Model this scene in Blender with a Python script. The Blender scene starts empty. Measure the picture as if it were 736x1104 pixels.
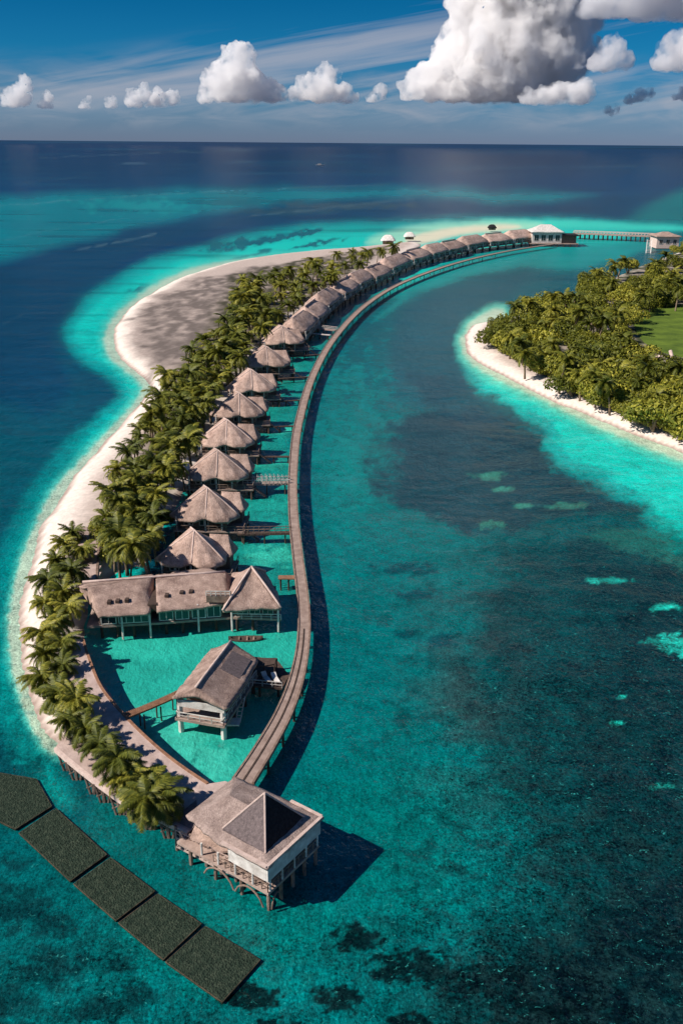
import bpy, math, random
import numpy as np
from mathutils import Vector, Matrix, noise as mnoise
random.seed(7); rng = np.random.default_rng(7)
scene = bpy.context.scene
COL = scene.collection

# ------------------------------------------------------------------ camera
PW, PH = 736.0, 1104.0
F = 1000.0; HC = 70.0
PITCH = math.atan(398.5/F); ROLL = math.radians(-0.47)
cam_d = bpy.data.cameras.new('camera'); cam = bpy.data.objects.new('camera', cam_d); COL.objects.link(cam)
cam_d.sensor_fit = 'VERTICAL'; cam_d.sensor_height = 36; cam_d.sensor_width = 24
cam_d.lens = F/PH*36; cam_d.clip_start = .5; cam_d.clip_end = 200000
RM = Matrix.Rotation(math.pi/2-PITCH, 4, 'X') @ Matrix.Rotation(-ROLL, 4, 'Z')
cam.matrix_world = Matrix.Translation((0, 0, HC)) @ RM
scene.camera = cam
R3 = RM.to_3x3()
def G(px, py, z=0.0):
    """survey helper: plan position (metres) of a point of the photo standing at height z"""
    d = R3 @ Vector(((px-PW/2)/F, -(py-PH/2)/F, -1))
    t = (z-HC)/d.z
    return Vector((d.x*t, d.y*t, z))
def mpp(px, py, z=0.0):
    return (G(px+1, py, z)-G(px, py, z)).length
def dirv(px, py):
    return (R3 @ Vector(((px-PW/2)/F, -(py-PH/2)/F, -1)))
def lin(r, g, b):
    f = lambda c: (c/12.92 if c <= .04045 else ((c+.055)/1.055)**2.4)
    return (f(r/255), f(g/255), f(b/255))

# ------------------------------------------------------------------ numpy tools
def _hash(ix, iy, s):
    h = (ix.astype(np.int64)*374761393 + iy.astype(np.int64)*668265263 + s*974634777) & 0x7fffffff
    h = ((h ^ (h >> 13))*1274126177) & 0x7fffffff
    return ((h ^ (h >> 16)) & 0xffff)/65535.0
def vnoise(x, y, s=0):
    ix = np.floor(x); iy = np.floor(y); fx = x-ix; fy = y-iy
    fx = fx*fx*(3-2*fx); fy = fy*fy*(3-2*fy)
    a = _hash(ix, iy, s); b = _hash(ix+1, iy, s); c = _hash(ix, iy+1, s); d = _hash(ix+1, iy+1, s)
    return (a*(1-fx)+b*fx)*(1-fy)+(c*(1-fx)+d*fx)*fy
def fbm(x, y, s=0, o=4):
    v = 0; a = .5; t = 0
    for k in range(o):
        v = v+a*vnoise(x, y, s+k*17); t += a; x = x*2.03+5.1; y = y*2.03+9.7; a *= .5
    return v/t*2-1
def sdpoly(x, y, poly):
    """signed distance, + inside"""
    P = np.array(poly, float); n = len(P)
    d = np.full(x.shape, 1e18); ins = np.zeros(x.shape, bool)
    for i in range(n):
        ax, ay = P[i]; bx, by = P[(i+1) % n]
        ex, ey = bx-ax, by-ay; wx, wy = x-ax, y-ay
        t = np.clip((wx*ex+wy*ey)/(ex*ex+ey*ey+1e-12), 0, 1)
        d = np.minimum(d, (wx-ex*t)**2+(wy-ey*t)**2)
        if ay != by:
            c = ((ay > y) != (by > y)) & (x < (bx-ax)*(y-ay)/(by-ay)+ax)
            ins ^= c
    d = np.sqrt(d)
    return np.where(ins, d, -d)
def sstep(a, b, v):
    t = np.clip((v-a)/(b-a), 0, 1); return t*t*(3-2*t)
def crom(pts, n=8, closed=False):
    """Catmull-Rom through points"""
    P = [Vector(p) for p in pts]; out = []; N = len(P)
    rngi = range(N) if closed else range(N-1)
    for i in rngi:
        if closed: a, b, c, d = P[(i-1) % N], P[i], P[(i+1) % N], P[(i+2) % N]
        else: a, b, c, d = P[max(i-1, 0)], P[i], P[i+1], P[min(i+2, N-1)]
        for k in range(n):
            t = k/n
            out.append(.5*((2*b)+(c-a)*t+(2*a-5*b+4*c-d)*t*t+(3*b-a-3*c+d)*t**3))
    if not closed: out.append(P[-1])
    return out
def in_poly(p, poly):
    x, y = p; c = False; n = len(poly)
    for i in range(n):
        ax, ay = poly[i]; bx, by = poly[(i+1) % n]
        if (ay > y) != (by > y) and x < (bx-ax)*(y-ay)/(by-ay)+ax: c = not c
    return c

# ------------------------------------------------------------------ materials
def mat(name):
    m = bpy.data.materials.new(name); m.use_nodes = True
    nt = m.node_tree; nt.nodes.clear()
    o = nt.nodes.new('ShaderNodeOutputMaterial'); b = nt.nodes.new('ShaderNodeBsdfPrincipled')
    nt.links.new(b.outputs[0], o.inputs[0]); return m, nt, b
def ramp(nt, pts):
    r = nt.nodes.new('ShaderNodeValToRGB'); e = r.color_ramp.elements
    while len(e) > 1: e.remove(e[-1])
    e[0].position = pts[0][0]; e[0].color = (*pts[0][1], 1)
    for p, c in pts[1:]:
        n = e.new(p); n.color = (*c, 1)
    return r
def noisy(name, c1, c2, scale=1.0, rough=.9, bump=.3, bscale=None, detail=6, stretch=None, spec=.2, third=None):
    m, nt, b = mat(name); N = nt.nodes.new; L = nt.links.new
    tc = N('ShaderNodeTexCoord'); src = tc.outputs['Object']
    if stretch:
        mp = N('ShaderNodeMapping'); mp.inputs['Scale'].default_value = stretch; L(src, mp.inputs[0]); src = mp.outputs[0]
    n = N('ShaderNodeTexNoise'); n.inputs['Scale'].default_value = scale; n.inputs['Detail'].default_value = detail
    n.inputs['Roughness'].default_value = .65; L(src, n.inputs[0])
    pts = [(.32, c1), (.68, c2)]
    if third: pts.append((.8, third))
    r = ramp(nt, pts); L(n.outputs[0], r.inputs[0])
    oi = N('ShaderNodeObjectInfo'); h = N('ShaderNodeHueSaturation'); L(r.outputs[0], h.inputs['Color'])
    mr = N('ShaderNodeMapRange'); mr.inputs[3].default_value = .82; mr.inputs[4].default_value = 1.15
    L(oi.outputs['Random'], mr.inputs[0]); L(mr.outputs[0], h.inputs['Value'])
    L(h.outputs[0], b.inputs['Base Color'])
    b.inputs['Roughness'].default_value = rough; b.inputs['Specular IOR Level'].default_value = spec
    if bump:
        n2 = N('ShaderNodeTexNoise'); n2.inputs['Scale'].default_value = bscale or scale*5; n2.inputs['Detail'].default_value = 4
        L(src, n2.inputs[0]); bp = N('ShaderNodeBump'); bp.inputs['Strength'].default_value = bump
        bp.inputs['Distance'].default_value = .12; L(n2.outputs[0], bp.inputs['Height']); L(bp.outputs[0], b.inputs['Normal'])
    return m
M = {}
def thatchm(name, c1, c2, c3):
    m = noisy(name, c1, c2, .7, .95, 0, third=c3); nt = m.node_tree; N = nt.nodes.new; L = nt.links.new
    b = [n for n in nt.nodes if n.type == 'BSDF_PRINCIPLED'][0]; tc = [n for n in nt.nodes if n.type == 'TEX_COORD'][0]
    mp = N('ShaderNodeMapping'); mp.inputs['Scale'].default_value = (1, 1, .16); L(tc.outputs['Object'], mp.inputs[0])
    a = N('ShaderNodeTexNoise'); a.inputs['Scale'].default_value = 5; a.inputs['Detail'].default_value = 5; a.inputs['Roughness'].default_value = .75; L(mp.outputs[0], a.inputs[0])
    mr = N('ShaderNodeMapRange'); mr.inputs[1].default_value = .3; mr.inputs[2].default_value = .7; mr.inputs[3].default_value = .62; mr.inputs[4].default_value = 1.3; L(a.outputs[0], mr.inputs[0])
    src = b.inputs['Base Color'].links[0].from_socket; vm = N('ShaderNodeVectorMath'); vm.operation = 'SCALE'; L(src, vm.inputs[0]); L(mr.outputs[0], vm.inputs['Scale']); L(vm.outputs[0], b.inputs['Base Color'])
    bp = N('ShaderNodeBump'); bp.inputs['Strength'].default_value = 1; bp.inputs['Distance'].default_value = .22; L(a.outputs[0], bp.inputs['Height']); L(bp.outputs[0], b.inputs['Normal'])
    return m
M['thatch'] = thatchm('thatch', (.28, .185, .15), (.58, .41, .335), (.74, .55, .46))
M['pthatch'] = thatchm('worn_thatch', (.25, .18, .155), (.46, .345, .30), (.58, .44, .38))
M['cap'] = noisy('thatch_cap', (.42, .31, .27), (.60, .46, .40), 1.5, .9, .4)
M['dthatch_shade'] = noisy('dark_slate_and_shade', (.010, .009, .010), (.030, .025, .026), 3.0, .85, .7, 8)  # dark roofs, and painted shade on the near pavilion's pyramid
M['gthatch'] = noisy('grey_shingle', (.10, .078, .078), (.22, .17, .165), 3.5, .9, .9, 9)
M['wood'] = noisy('weathered_wood', (.13, .085, .065), (.30, .21, .165), 1.2, .85, .5, 6)
M['deck'] = noisy('deck_boards', (.24, .165, .135), (.42, .31, .26), .7, .85, .5, 5)
M['dwood'] = noisy('dark_wood', (.035, .024, .020), (.10, .065, .05), 1.5, .85, .4)
M['rwood'] = noisy('red_brown_wood', (.16, .075, .045), (.30, .16, .095), 1.5, .85, .4)
M['wall'] = noisy('timber_wall', (.10, .075, .06), (.22, .165, .135), 1.0, .85, .3)
M['white'] = noisy('white_paint', (.42, .37, .33), (.74, .69, .64), .9, .6, .25)
M['stone'] = noisy('paved_stone', (.30, .215, .185), (.46, .35, .31), .6, .9, .4, 4)
M['trunk'] = noisy('palm_trunk', (.12, .085, .055), (.26, .19, .13), 2, .9, .5)
M['rope'] = noisy('rock', (.07, .06, .05), (.2, .17, .15), 2, .9, .8)
def glassm():
    m, nt, b = mat('window_glass'); b.inputs['Base Color'].default_value = (.02, .03, .035, 1)
    b.inputs['Roughness'].default_value = .12; b.inputs['Specular IOR Level'].default_value = .6; return m
M['glass'] = glassm()
def leafm(name, c1, c2, c3, trans=.25):
    m, nt, b = mat(name); N = nt.nodes.new; L = nt.links.new
    ge = N('ShaderNodeNewGeometry'); oi = N('ShaderNodeObjectInfo')
    ad = N('ShaderNodeMath'); ad.operation = 'MULTIPLY_ADD'; ad.inputs[1].default_value = .55
    L(ge.outputs['Random Per Island'], ad.inputs[0])
    mu = N('ShaderNodeMath'); mu.operation = 'MULTIPLY'; mu.inputs[1].default_value = .45; L(oi.outputs['Random'], mu.inputs[0])
    L(mu.outputs[0], ad.inputs[2])
    r = ramp(nt, [(0, c1), (.55, c2), (1, c3)]); L(ad.outputs[0], r.inputs[0])
    L(r.outputs[0], b.inputs['Base Color']); b.inputs['Roughness'].default_value = .55
    b.inputs['Specular IOR Level'].default_value = .3
    t = N('ShaderNodeBsdfTranslucent'); L(r.outputs[0], t.inputs[0])
    mx = N('ShaderNodeMixShader'); mx.inputs[0].default_value = trans
    o = [n for n in nt.nodes if n.type == 'OUTPUT_MATERIAL'][0]
    L(b.outputs[0], mx.inputs[1]); L(t.outputs[0], mx.inputs[2]); L(mx.outputs[0], o.inputs[0]); return m
M['palm'] = leafm('palm_leaf', (.028, .046, .006), (.125, .135, .012), (.42, .36, .045))
M['leaf'] = leafm('shrub_leaf', (.04, .055, .006), (.17, .175, .014), (.48, .42, .05))
M['lawn'] = noisy('lawn', (.05, .085, .01), (.13, .19, .02), .12, .95, .6, 2, detail=9)

# ------------------------------------------------------------------ mesh builder
class MB:
    def __init__(s): s.v = []; s.f = []
    def add(s, vs, fs):
        o = len(s.v); s.v += [tuple(v) for v in vs]; s.f += [tuple(i+o for i in f) for f in fs]; return s
    def box(s, x0, x1, y0, y1, z0, z1, M4=None):
        vs = [Vector((x, y, z)) for z in (z0, z1) for y in (y0, y1) for x in (x0, x1)]
        if M4 is not None: vs = [M4 @ v for v in vs]
        return s.add(vs, [(0, 2, 3, 1), (4, 5, 7, 6), (0, 1, 5, 4), (2, 6, 7, 3), (0, 4, 6, 2), (1, 3, 7, 5)])
    def beam(s, a, b, w, h=None):
        a = Vector(a); b = Vector(b); h = h or w; d = (b-a); L = d.length; d.normalize()
        up = Vector((0, 0, 1)) if abs(d.z) < .95 else Vector((0, 1, 0))
        x = d.cross(up).normalized(); y = x.cross(d).normalized(); vs = []
        for p in (a, b):
            for sx, sy in ((-1, -1), (1, -1), (1, 1), (-1, 1)): vs.append(p+x*w/2*sx+y*h/2*sy)
        return s.add(vs, [(0, 1, 2, 3), (7, 6, 5, 4), (0, 4, 5, 1), (1, 5, 6, 2), (2, 6, 7, 3), (3, 7, 4, 0)])
    def tube(s, pts, rad, n=7):
        pts = [Vector(p) for p in pts]; m = len(pts)
        if not hasattr(rad, '__len__'): rad = [rad]*m
        vs = []; fs = []
        for i, p in enumerate(pts):
            d = (pts[min(i+1, m-1)]-pts[max(i-1, 0)]).normalized()
            ref = Vector((0, 0, 1)) if abs(d.z) < .9 else Vector((0, 1, 0))
            x = d.cross(ref).normalized(); y = x.cross(d)
            for k in range(n):
                a = 2*math.pi*k/n; vs.append(p+(x*math.cos(a)+y*math.sin(a))*rad[i])
        for i in range(m-1):
            for k in range(n):
                fs.append((i*n+k, i*n+(k+1) % n, (i+1)*n+(k+1) % n, (i+1)*n+k))
        fs.append(tuple(range(n-1, -1, -1))); fs.append(tuple((m-1)*n+k for k in range(n)))
        return s.add(vs, fs)
    def slab(s, poly, z0, z1):
        n = len(poly); 
        vs = [(p[0], p[1], z0) for p in poly]+[(p[0], p[1], z1) for p in poly]
        fs = [tuple(range(n-1, -1, -1)), tuple(range(n, 2*n))]
        fs += [(i, (i+1) % n, n+(i+1) % n, n+i) for i in range(n)]
        return s.add(vs, fs)
    def ribbon(s, pts, w, th):
        """flat strip with thickness along 3-D points; w a number or list"""
        m = len(pts); vs = []; fs = []
        if not hasattr(w, '__len__'): w = [w]*m
        for i, p in enumerate(pts):
            d = (pts[min(i+1, m-1)]-pts[max(i-1, 0)]); d.z = 0; d.normalize(); x = Vector((d.y, -d.x, 0))
            for sx, dz in ((-1, 0), (1, 0), (1, -th), (-1, -th)):
                q = p+x*w[i]/2*sx; vs.append((q.x, q.y, q.z+dz))
        for i in range(m-1):
            for k in range(4): fs.append((i*4+k, i*4+(k+1) % 4, (i+1)*4+(k+1) % 4, (i+1)*4+k))
        fs.append((0, 3, 2, 1)); fs.append(tuple((m-1)*4+k for k in range(4)))
        return s.add(vs, fs)
    def build(s, name, m, parent=None, smooth=False, loc=None):
        me = bpy.data.meshes.new(name); me.from_pydata(s.v, [], s.f); me.materials.append(m)
        import bmesh
        bm = bmesh.new(); bm.from_mesh(me); bmesh.ops.recalc_face_normals(bm, faces=bm.faces); bm.to_mesh(me); bm.free()
        if smooth: me.polygons.foreach_set('use_smooth', [True]*len(me.polygons))
        o = bpy.data.objects.new(name, me); COL.objects.link(o)
        if parent: o.parent = parent
        if loc: o.location = loc
        return o
def tag(o, label=None, cat=None, group=None, kind=None):
    if label: o['label'] = label
    if cat: o['category'] = cat
    if group: o['group'] = group
    if kind: o['kind'] = kind
    return o
def thing(name, loc, label, cat, group=None, rz=0):
    o = bpy.data.objects.new(name, None); COL.objects.link(o); o.location = loc; o.rotation_euler = (0, 0, rz)
    o.empty_display_size = .5
    return tag(o, label, cat, group)
def copy_tree(o, parent=None, kids=None):
    c = o.copy(); COL.objects.link(c); c.parent = parent
    for ch in KIDS.get(o.name, [k for k in o.children]): copy_tree(ch, c)
    return c
KIDS = {}

# ------------------------------------------------------------------ thatched roof shape
def thatch(outline, A, B, zr, th=.38, sag=.35, K=10, rough=.07, dense=.7, seed=0):
    """outline: [(x,y,z)] eave corners; A,B: ridge ends (x,y); zr ridge height"""
    pts = []; n = len(outline)
    for i in range(n):
        a = Vector(outline[i]); b = Vector(outline[(i+1) % n]); m = max(1, int((b-a).length/dense))
        for k in range(m): pts.append(a.lerp(b, k/m))
    N = len(pts); A = Vector((A[0], A[1], zr)); B = Vector((B[0], B[1], zr)); AB = B-A; L2 = max(AB.length_squared, 1e-6)
    rg = []
    for p in pts:
        t = max(0, min(1, (Vector((p.x, p.y, zr))-A).dot(AB)/L2)); rg.append(A.lerp(B, t))
    vs = []; fs = []
    for k in range(K+1):
        t = k/K
        for i in range(N):
            q = rg[i].lerp(pts[i], t); q.z -= sag*math.sin(math.pi*t)
            w = rough*(.4+1.6*t)
            nz = mnoise.noise(Vector((q.x*.55+seed, q.y*.55, q.z*.6)))+.6*mnoise.noise(Vector((q.x*1.7+seed, q.y*1.7, 3)))
            dr = (pts[i]-rg[i]); dr.z = 0
            if dr.length > 0: dr.normalize()
            e = mnoise.noise(Vector((pts[i].x*1.6, pts[i].y*1.6, seed+9)))
            q = q+Vector((0, 0, w*nz))+dr*(e*.22*t*t)
            vs.append(q)
    b0 = len(vs)
    for i in range(N): q = vs[K*N+i]; vs.append(Vector((q.x, q.y, q.z-th)))
    for i in range(N):
        q = vs[K*N+i].lerp(rg[i], .12); vs.append(Vector((q.x, q.y, vs[K*N+i].z-th+.05)))
    for k in range(K+2):
        for i in range(N):
            j = (i+1) % N; fs.append((k*N+i, (k+1)*N+i, (k+1)*N+j, k*N+j))
    c = len(vs); vs.append(sum(vs[(K+2)*N:(K+3)*N], Vector())/N)
    for i in range(N): fs.append(((K+2)*N+i, c, (K+2)*N+(i+1) % N))
    return MB().add(vs, fs)
def caps(lines, r=.16):
    m = MB()
    for a, b in lines:
        a = Vector(a); b = Vector(b); ps = [a.lerp(b, t/6) for t in range(7)]
        for k, p in enumerate(ps): p.z += +.12*math.sin(math.pi*k/6)*(0 if abs(a.z-b.z) < .3 else 1)
        m.tube(ps, r, 6)
    return m

# ------------------------------------------------------------------ SEA
def build_sea():
    pys = np.concatenate([np.arange(1300, 300, -2.0), np.arange(300, 160, -1.2), np.arange(160, 155.5, -.5)])
    dep = PITCH+np.arctan((pys-PH/2)/F)
    ys = np.concatenate([[-60000, -8000, -1500, -300, -60, -10], HC/np.tan(dep), [25000, 40000, 70000, 120000]])
    s = np.concatenate([[-60, -15, -5, -2.4, -1.5, -1, -.8, -.65, -.55], np.linspace(-.48, .48, 460), [.55, .65, .8, 1, 1.5, 2.4, 5, 15, 60]])
    ys = np.sort(ys)
    Y, S = np.meshgrid(ys, s, indexing='ij')
    X = S*(np.maximum(Y, 30)+15)
    far = Y > 20000
    X = np.where(np.abs(S) > 3, np.sign(S)*np.maximum(np.abs(X), 20000*np.abs(S)/5), X)
    nr, nc = X.shape
    x = X.ravel(); y = Y.ravel()
    # compressed plan chart so that far features keep detail
    yy = np.maximum(y, 35.0)
    rr = np.array(R3.inverted())
    P = np.stack([x, yy, np.full_like(x, -HC)], 0); q = rr @ P
    u = PW/2+F*q[0]/(-q[2]); v = PH/2-F*q[1]/(-q[2])
    n1 = fbm(u/38, v/24, 1, 5); n2 = fbm(u/38+50, v/24+9, 2, 5); n3 = fbm(u/9, v/6, 3, 4); n4 = fbm(u/90, v/50, 5, 4); n5 = fbm(u/5+7, v/3.2, 9, 3); n6 = fbm(u/5+70, v/3.2+8, 19, 3); n7 = fbm(u/11+3, v/6+8, 29, 4)
    col = np.zeros((len(x), 3)); col[:] = lin(6, 48, 88)
    def mixc(c, a):
        a = np.clip(a, 0, 1)[:, None]; col[:] = col*(1-a)+np.array(lin(*c))*a
    def poly(pts, c, fe=10, wa=8, amt=1.0, bias=0, sm=True, fine=1.5):
        uu = u+n1*wa+(n3+n5*.8)*fine*1.6; vv = v+n2*wa*.6+(n7+n6*.8)*fine*1.0*np.clip((v-200)/200, .35, 1)
        pl = [(p.x, p.y) for p in crom([(a, b, 0) for a, b in pts], 4, True)] if sm else pts
        sd = sdpoly(uu, vv, pl)+bias
        mixc(c, amt*sstep(-fe, fe, sd))
    def ell(cx, cy, rx, ry, c, amt=1.0, wa=6, fe=.35, ang=0):
        du = u+n1*wa+(n3*.9+n5*.5)*rx*.8-cx; dv = v+n2*wa*.5+(n7*.9+n6*.5)*ry*1.1-cy; ca, sa = math.cos(ang), math.sin(ang)
        d = np.sqrt(((du*ca+dv*sa)/rx)**2+((-du*sa+dv*ca)/ry)**2)
        mixc(c, amt*sstep(1+fe, 1-fe, d))
    # --- open ocean, far to near
    mixc((0, 38, 84), sstep(180, 156, v))
    mixc((0, 62, 106), sstep(172, 205, v)*.8)
    poly([(-300, 215), (0, 213), (150, 205), (300, 203), (420, 203), (560, 206), (640, 212), (560, 220), (420, 214), (330, 222), (250, 228), (180, 240), (100, 258), (40, 272), (-20, 285), (-300, 330)], (0, 132, 146), 8, 8, .9)
    ell(150, 222, 60, 7, (10, 150, 155), .6)
    mixc((5, 80, 104), sstep(270, 330, v)*sstep(420, 330, u)*.9)
    mixc((4, 70, 88), sstep(400, 520, v)*sstep(200, 100, u)*.8)
    # dark tongue between the banks
    poly([(-300, 335), (-20, 292), (60, 272), (140, 252), (220, 236), (300, 224), (430, 216), (560, 222), (736, 232), (900, 236), (736, 240), (560, 230), (430, 230), (330, 236), (240, 247), (170, 268), (100, 300), (62, 345), (60, 380), (80, 410), (50, 450), (-20, 430), (-300, 430)], (4, 64, 98), 8, 7, .92)
    ell(370, 222, 75, 3.5, (60, 85, 95), .7, 4); ell(300, 228, 60, 3, (45, 80, 92), .6, 4)
    poly([(640, 212), (900, 205), (900, 236), (700, 234), (600, 228)], (12, 66, 100), 6, 6, .9)
    # --- channel and reef flat
    poly([(610, 262), (900, 255), (900, 1300), (-300, 1300), (-300, 900), (-60, 860), (20, 850), (90, 880), (200, 700), (230, 560), (260, 430), (330, 350), (420, 300), (520, 275)], (0, 120, 124), 8, 6, 1)
    mixc((0, 98, 112), sstep(520, 360, v)*sstep(330, 380, u)*sstep(245, 275, v)*.85)
    # far turquoise ring
    ring = [(740, 243), (900, 244), (900, 252), (740, 250), (680, 252), (700, 262), (660, 280), (600, 285), (560, 280), (430, 320), (330, 350), (100, 700), (60, 800), (90, 870), (40, 870), (5, 810), (-12, 740), (-14, 650), (5, 575), (50, 500), (104, 447), (128, 425), (100, 400), (72, 370), (72, 345), (105, 310), (165, 280), (240, 257), (320, 243), (420, 237), (520, 233), (620, 235)]
    poly(ring, (0, 160, 160), 7, 5, 1, 0, fine=1)
    poly(ring, (5, 192, 182), 7, 5, .9, -12, fine=1)
    poly([(520, 237), (640, 238), (740, 245), (740, 249), (640, 247), (560, 246)], (60, 215, 195), 4, 3, .7)
    for a in ((190, 302, 14, 3), (216, 298, 18, 3), (232, 286, 16, 3.2), (262, 277, 14, 2.5), (284, 271, 10, 2.2), (262, 262, 34, 4), (300, 256, 30, 3), (330, 251, 22, 2.5), (150, 312, 12, 3), (345, 263, 26, 2)):
        ell(*a, (0, 100, 118), .85, 4, .4, -.2)
    # sandbar behind the far villas
    poly([(395, 262), (430, 246), (480, 240), (540, 238), (585, 241), (560, 250), (480, 255), (430, 268)], (150, 215, 190), 5, 3, .9)
    poly([(440, 256), (480, 246), (545, 242), (560, 246), (500, 252), (450, 264)], (235, 215, 190), 3, 2, .8)
    mixc((0, 100, 112), .55*sstep(400, 520, v)*sstep(120, 80, u)*sstep(1000, 860, v))
    # current lines and wind streaks on the open sea
    st_ = sstep(.12, .5, fbm(u/160+v/30, v/2.6, 61, 4))*sstep(300, 230, v); mixc((30, 100, 130), st_*.22)
    st_ = sstep(.10, .5, fbm(u/120-v/20, v/3.4+9, 67, 4))*sstep(420, 300, v); mixc((2, 38, 66), st_*.30)
    for (x0, y0, x1, y1, x2, y2, wd_, a_) in ((0, 172, 120, 166, 300, 160, .5, .35), (0, 222, 200, 205, 420, 199, .7, .4), (0, 260, 60, 245, 130, 236, .6, .3), (0, 196, 70, 199, 95, 188, .5, .3), (240, 188, 420, 182, 736, 178, .5, .22), (84, 269, 120, 262, 168, 252, 1.5, .5), (270, 233, 330, 224, 445, 214, 1.4, .4), (0, 350, 20, 343, 40, 328, .6, .3)):
        t_ = np.clip((u-x0)/(x2-x0), 0, 1); yc = (1-t_)**2*y0+2*t_*(1-t_)*y1+t_**2*y2
        mixc((110, 145, 155), .7*a_*sstep(wd_*1.6, 0, np.abs(v-yc+n7*1.2+n3*.6))*((u > x0) & (u < x2))*sstep(-.35, .2, n5+.3*n3))
    for a in ((255, 162, 14, .9), (148, 176, 13, 1.1), (262, 174, 12, .9)): ell(*a, (80, 110, 135), .5, 1, .5)
    # pale rim along the left beach
    rim = [(330, 276), (270, 279), (205, 290), (150, 318), (116, 352), (118, 385), (150, 412), (148, 430), (104, 478), (58, 530), (26, 595), (10, 660), (14, 725), (40, 793), (62, 815), (90, 800), (60, 740), (60, 640), (120, 520), (200, 420), (260, 330), (380, 280)]
    poly(rim, (85, 195, 180), 6, 2, .85, 4); poly(rim, (190, 200, 180), 3, 1.2, .8, 0)
    # lagoon
    lag = [(70, 690), (100, 660), (180, 670), (300, 650), (325, 660), (322, 720), (300, 775), (255, 838), (215, 850), (150, 800), (100, 745)]
    poly(lag, (40, 172, 158), 4, 2, .95, 6); 
    ell(200, 800, 60, 22, (70, 195, 178), .6, 6, .6, .5); ell(150, 700, 60, 10, (50, 188, 172), .5, 6, .6)
    poly([(180, 640), (190, 560), (230, 470), (270, 400), (320, 350), (365, 340), (338, 395), (318, 450), (312, 520), (318, 600), (320, 645)], (22, 150, 142), 5, 3, .9)
    ell(290, 600, 26, 10, (60, 190, 170), .6); ell(288, 545, 24, 8, (30, 170, 158), .5); ell(295, 500, 20, 6, (50, 185, 165), .5); ell(302, 462, 14, 5, (60, 195, 175), .7)
    # far inner basin beside the end pavilion
    poly([(505, 272), (612, 264), (700, 262), (680, 276), (620, 292), (560, 290), (500, 300), (430, 330), (400, 345), (440, 312)], (0, 150, 152), 6, 5, .85)
    poly([(430, 330), (480, 312), (560, 296), (560, 310), (530, 335), (500, 352), (495, 372), (510, 410), (450, 440), (420, 400)], (22, 92, 108), 10, 8, .85)
    # right shallows
    rs = [(900, 430), (736, 480), (640, 440), (540, 380), (525, 345), (505, 352), (492, 375), (506, 410), (540, 440), (590, 462), (585, 480), (610, 500), (650, 522), (685, 545), (700, 575), (736, 612), (900, 660)]
    poly(rs, (0, 172, 168), 7, 6, .95, 2); poly(rs, (0, 205, 192), 5, 6, .8, -12, fine=4)
    pr = [(900, 430), (736, 470), (640, 430), (545, 370), (540, 335), (510, 348), (499, 368), (506, 388), (540, 408), (590, 432), (640, 456), (690, 478), (736, 496), (900, 560)]
    poly(pr, (105, 208, 185), 6, 2, .9, 7); poly(pr, (205, 212, 190), 3, 1, .8, 2)
    # big dark seagrass bed
    poly([(392, 470), (430, 452), (500, 440), (545, 452), (580, 478), (600, 505), (680, 545), (690, 556), (640, 556), (590, 560), (540, 575), (480, 568), (430, 548), (398, 520)], (28, 62, 76), 6, 14, .85, fine=7)
    poly([(440, 400), (520, 420), (560, 455), (480, 450)], (20, 75, 92), 6, 10, .7, fine=6)
    for a in ((522, 514, 16, 4), (541, 527, 12, 3), (566, 544, 14, 3), (533, 566, 16, 5), (610, 545, 20, 4)): ell(*a, (70, 160, 140), .8, 5, .4)
    # reef in the foreground
    poly([(560, 570), (660, 560), (736, 620), (900, 650), (900, 1300), (480, 1300), (420, 1150), (480, 1050), (560, 960), (540, 860), (500, 760), (520, 660)], (8, 60, 64), 45, 38, .85, 0, fine=10)
    poly([(640, 590), (900, 660), (900, 1300), (560, 1300), (560, 1080), (640, 960), (620, 800), (660, 700)], (8, 48, 52), 40, 35, .8, 0, fine=12)
    poly([(640, 985), (900, 900), (900, 1300), (500, 1300), (540, 1090)], (5, 24, 30), 30, 25, .85, 0, fine=12)
    mixc((70, 70, 70), sstep(90, 0, np.hypot((u-500)*.9, (v-740)*.4))*.4*sstep(-.3, .5, n1))
    poly([(630, 575), (700, 572), (736, 600), (745, 625), (700, 598), (650, 588)], (50, 140, 125), 5, 9, .4, fine=7)
    for a in ((660, 627, 20, 3), (640, 626, 8, 3), (722, 655, 18, 4), (716, 690, 22, 6), (735, 700, 20, 7), (664, 780, 7, 2.5), (712, 848, 14, 3), (668, 752, 5, 2)): ell(*a, (30, 190, 175), .9, 3, .3)
    for a in ((436, 613, 30, 7), (445, 640, 24, 5), (475, 690, 20, 6), (437, 683, 16, 4)): ell(*a, (8, 70, 82), .75, 6, .5)
    ell(375, 480, 42, 90, (0, 142, 142), .6, 8, .6, .1); ell(40, 990, 170, 150, (4, 96, 100), .55, 14, .6); ell(250, 1010, 120, 50, (0, 134, 128), .45, 12, .7); ell(420, 900, 90, 90, (0, 128, 122), .5, 15, .7)  # left foreground ellipse darkens the sea colour as lens vignetting would
    # coral heads near the bottom edge
    for a in ((384, 1012, 26, 14), (365, 1077, 24, 14), (440, 1042, 45, 15), (520, 1062, 60, 20), (600, 1095, 70, 22), (440, 1102, 20, 10), (275, 1078, 28, 15), (300, 1110, 40, 10)):
        ell(*a, (4, 22, 22), .95, 9, .25)
    # left foreground reef patches
    for a in ((20, 980, 32, 26), (55, 1045, 40, 20), (110, 1090, 45, 14), (60, 1000, 22, 12), (10, 1085, 30, 20), (130, 1040, 18, 9), (20, 930, 16, 10), (150, 1075, 22, 8)):
        ell(*a, (8, 58, 62), .8, 14, .5)
    ell(20, 800, 20, 40, (10, 105, 110), .4, 10)
    ell(-10, 840, 60, 26, (6, 66, 76), .7, 10)
    # broad mottling
    m = 1+.10*n4+.10*n1
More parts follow.
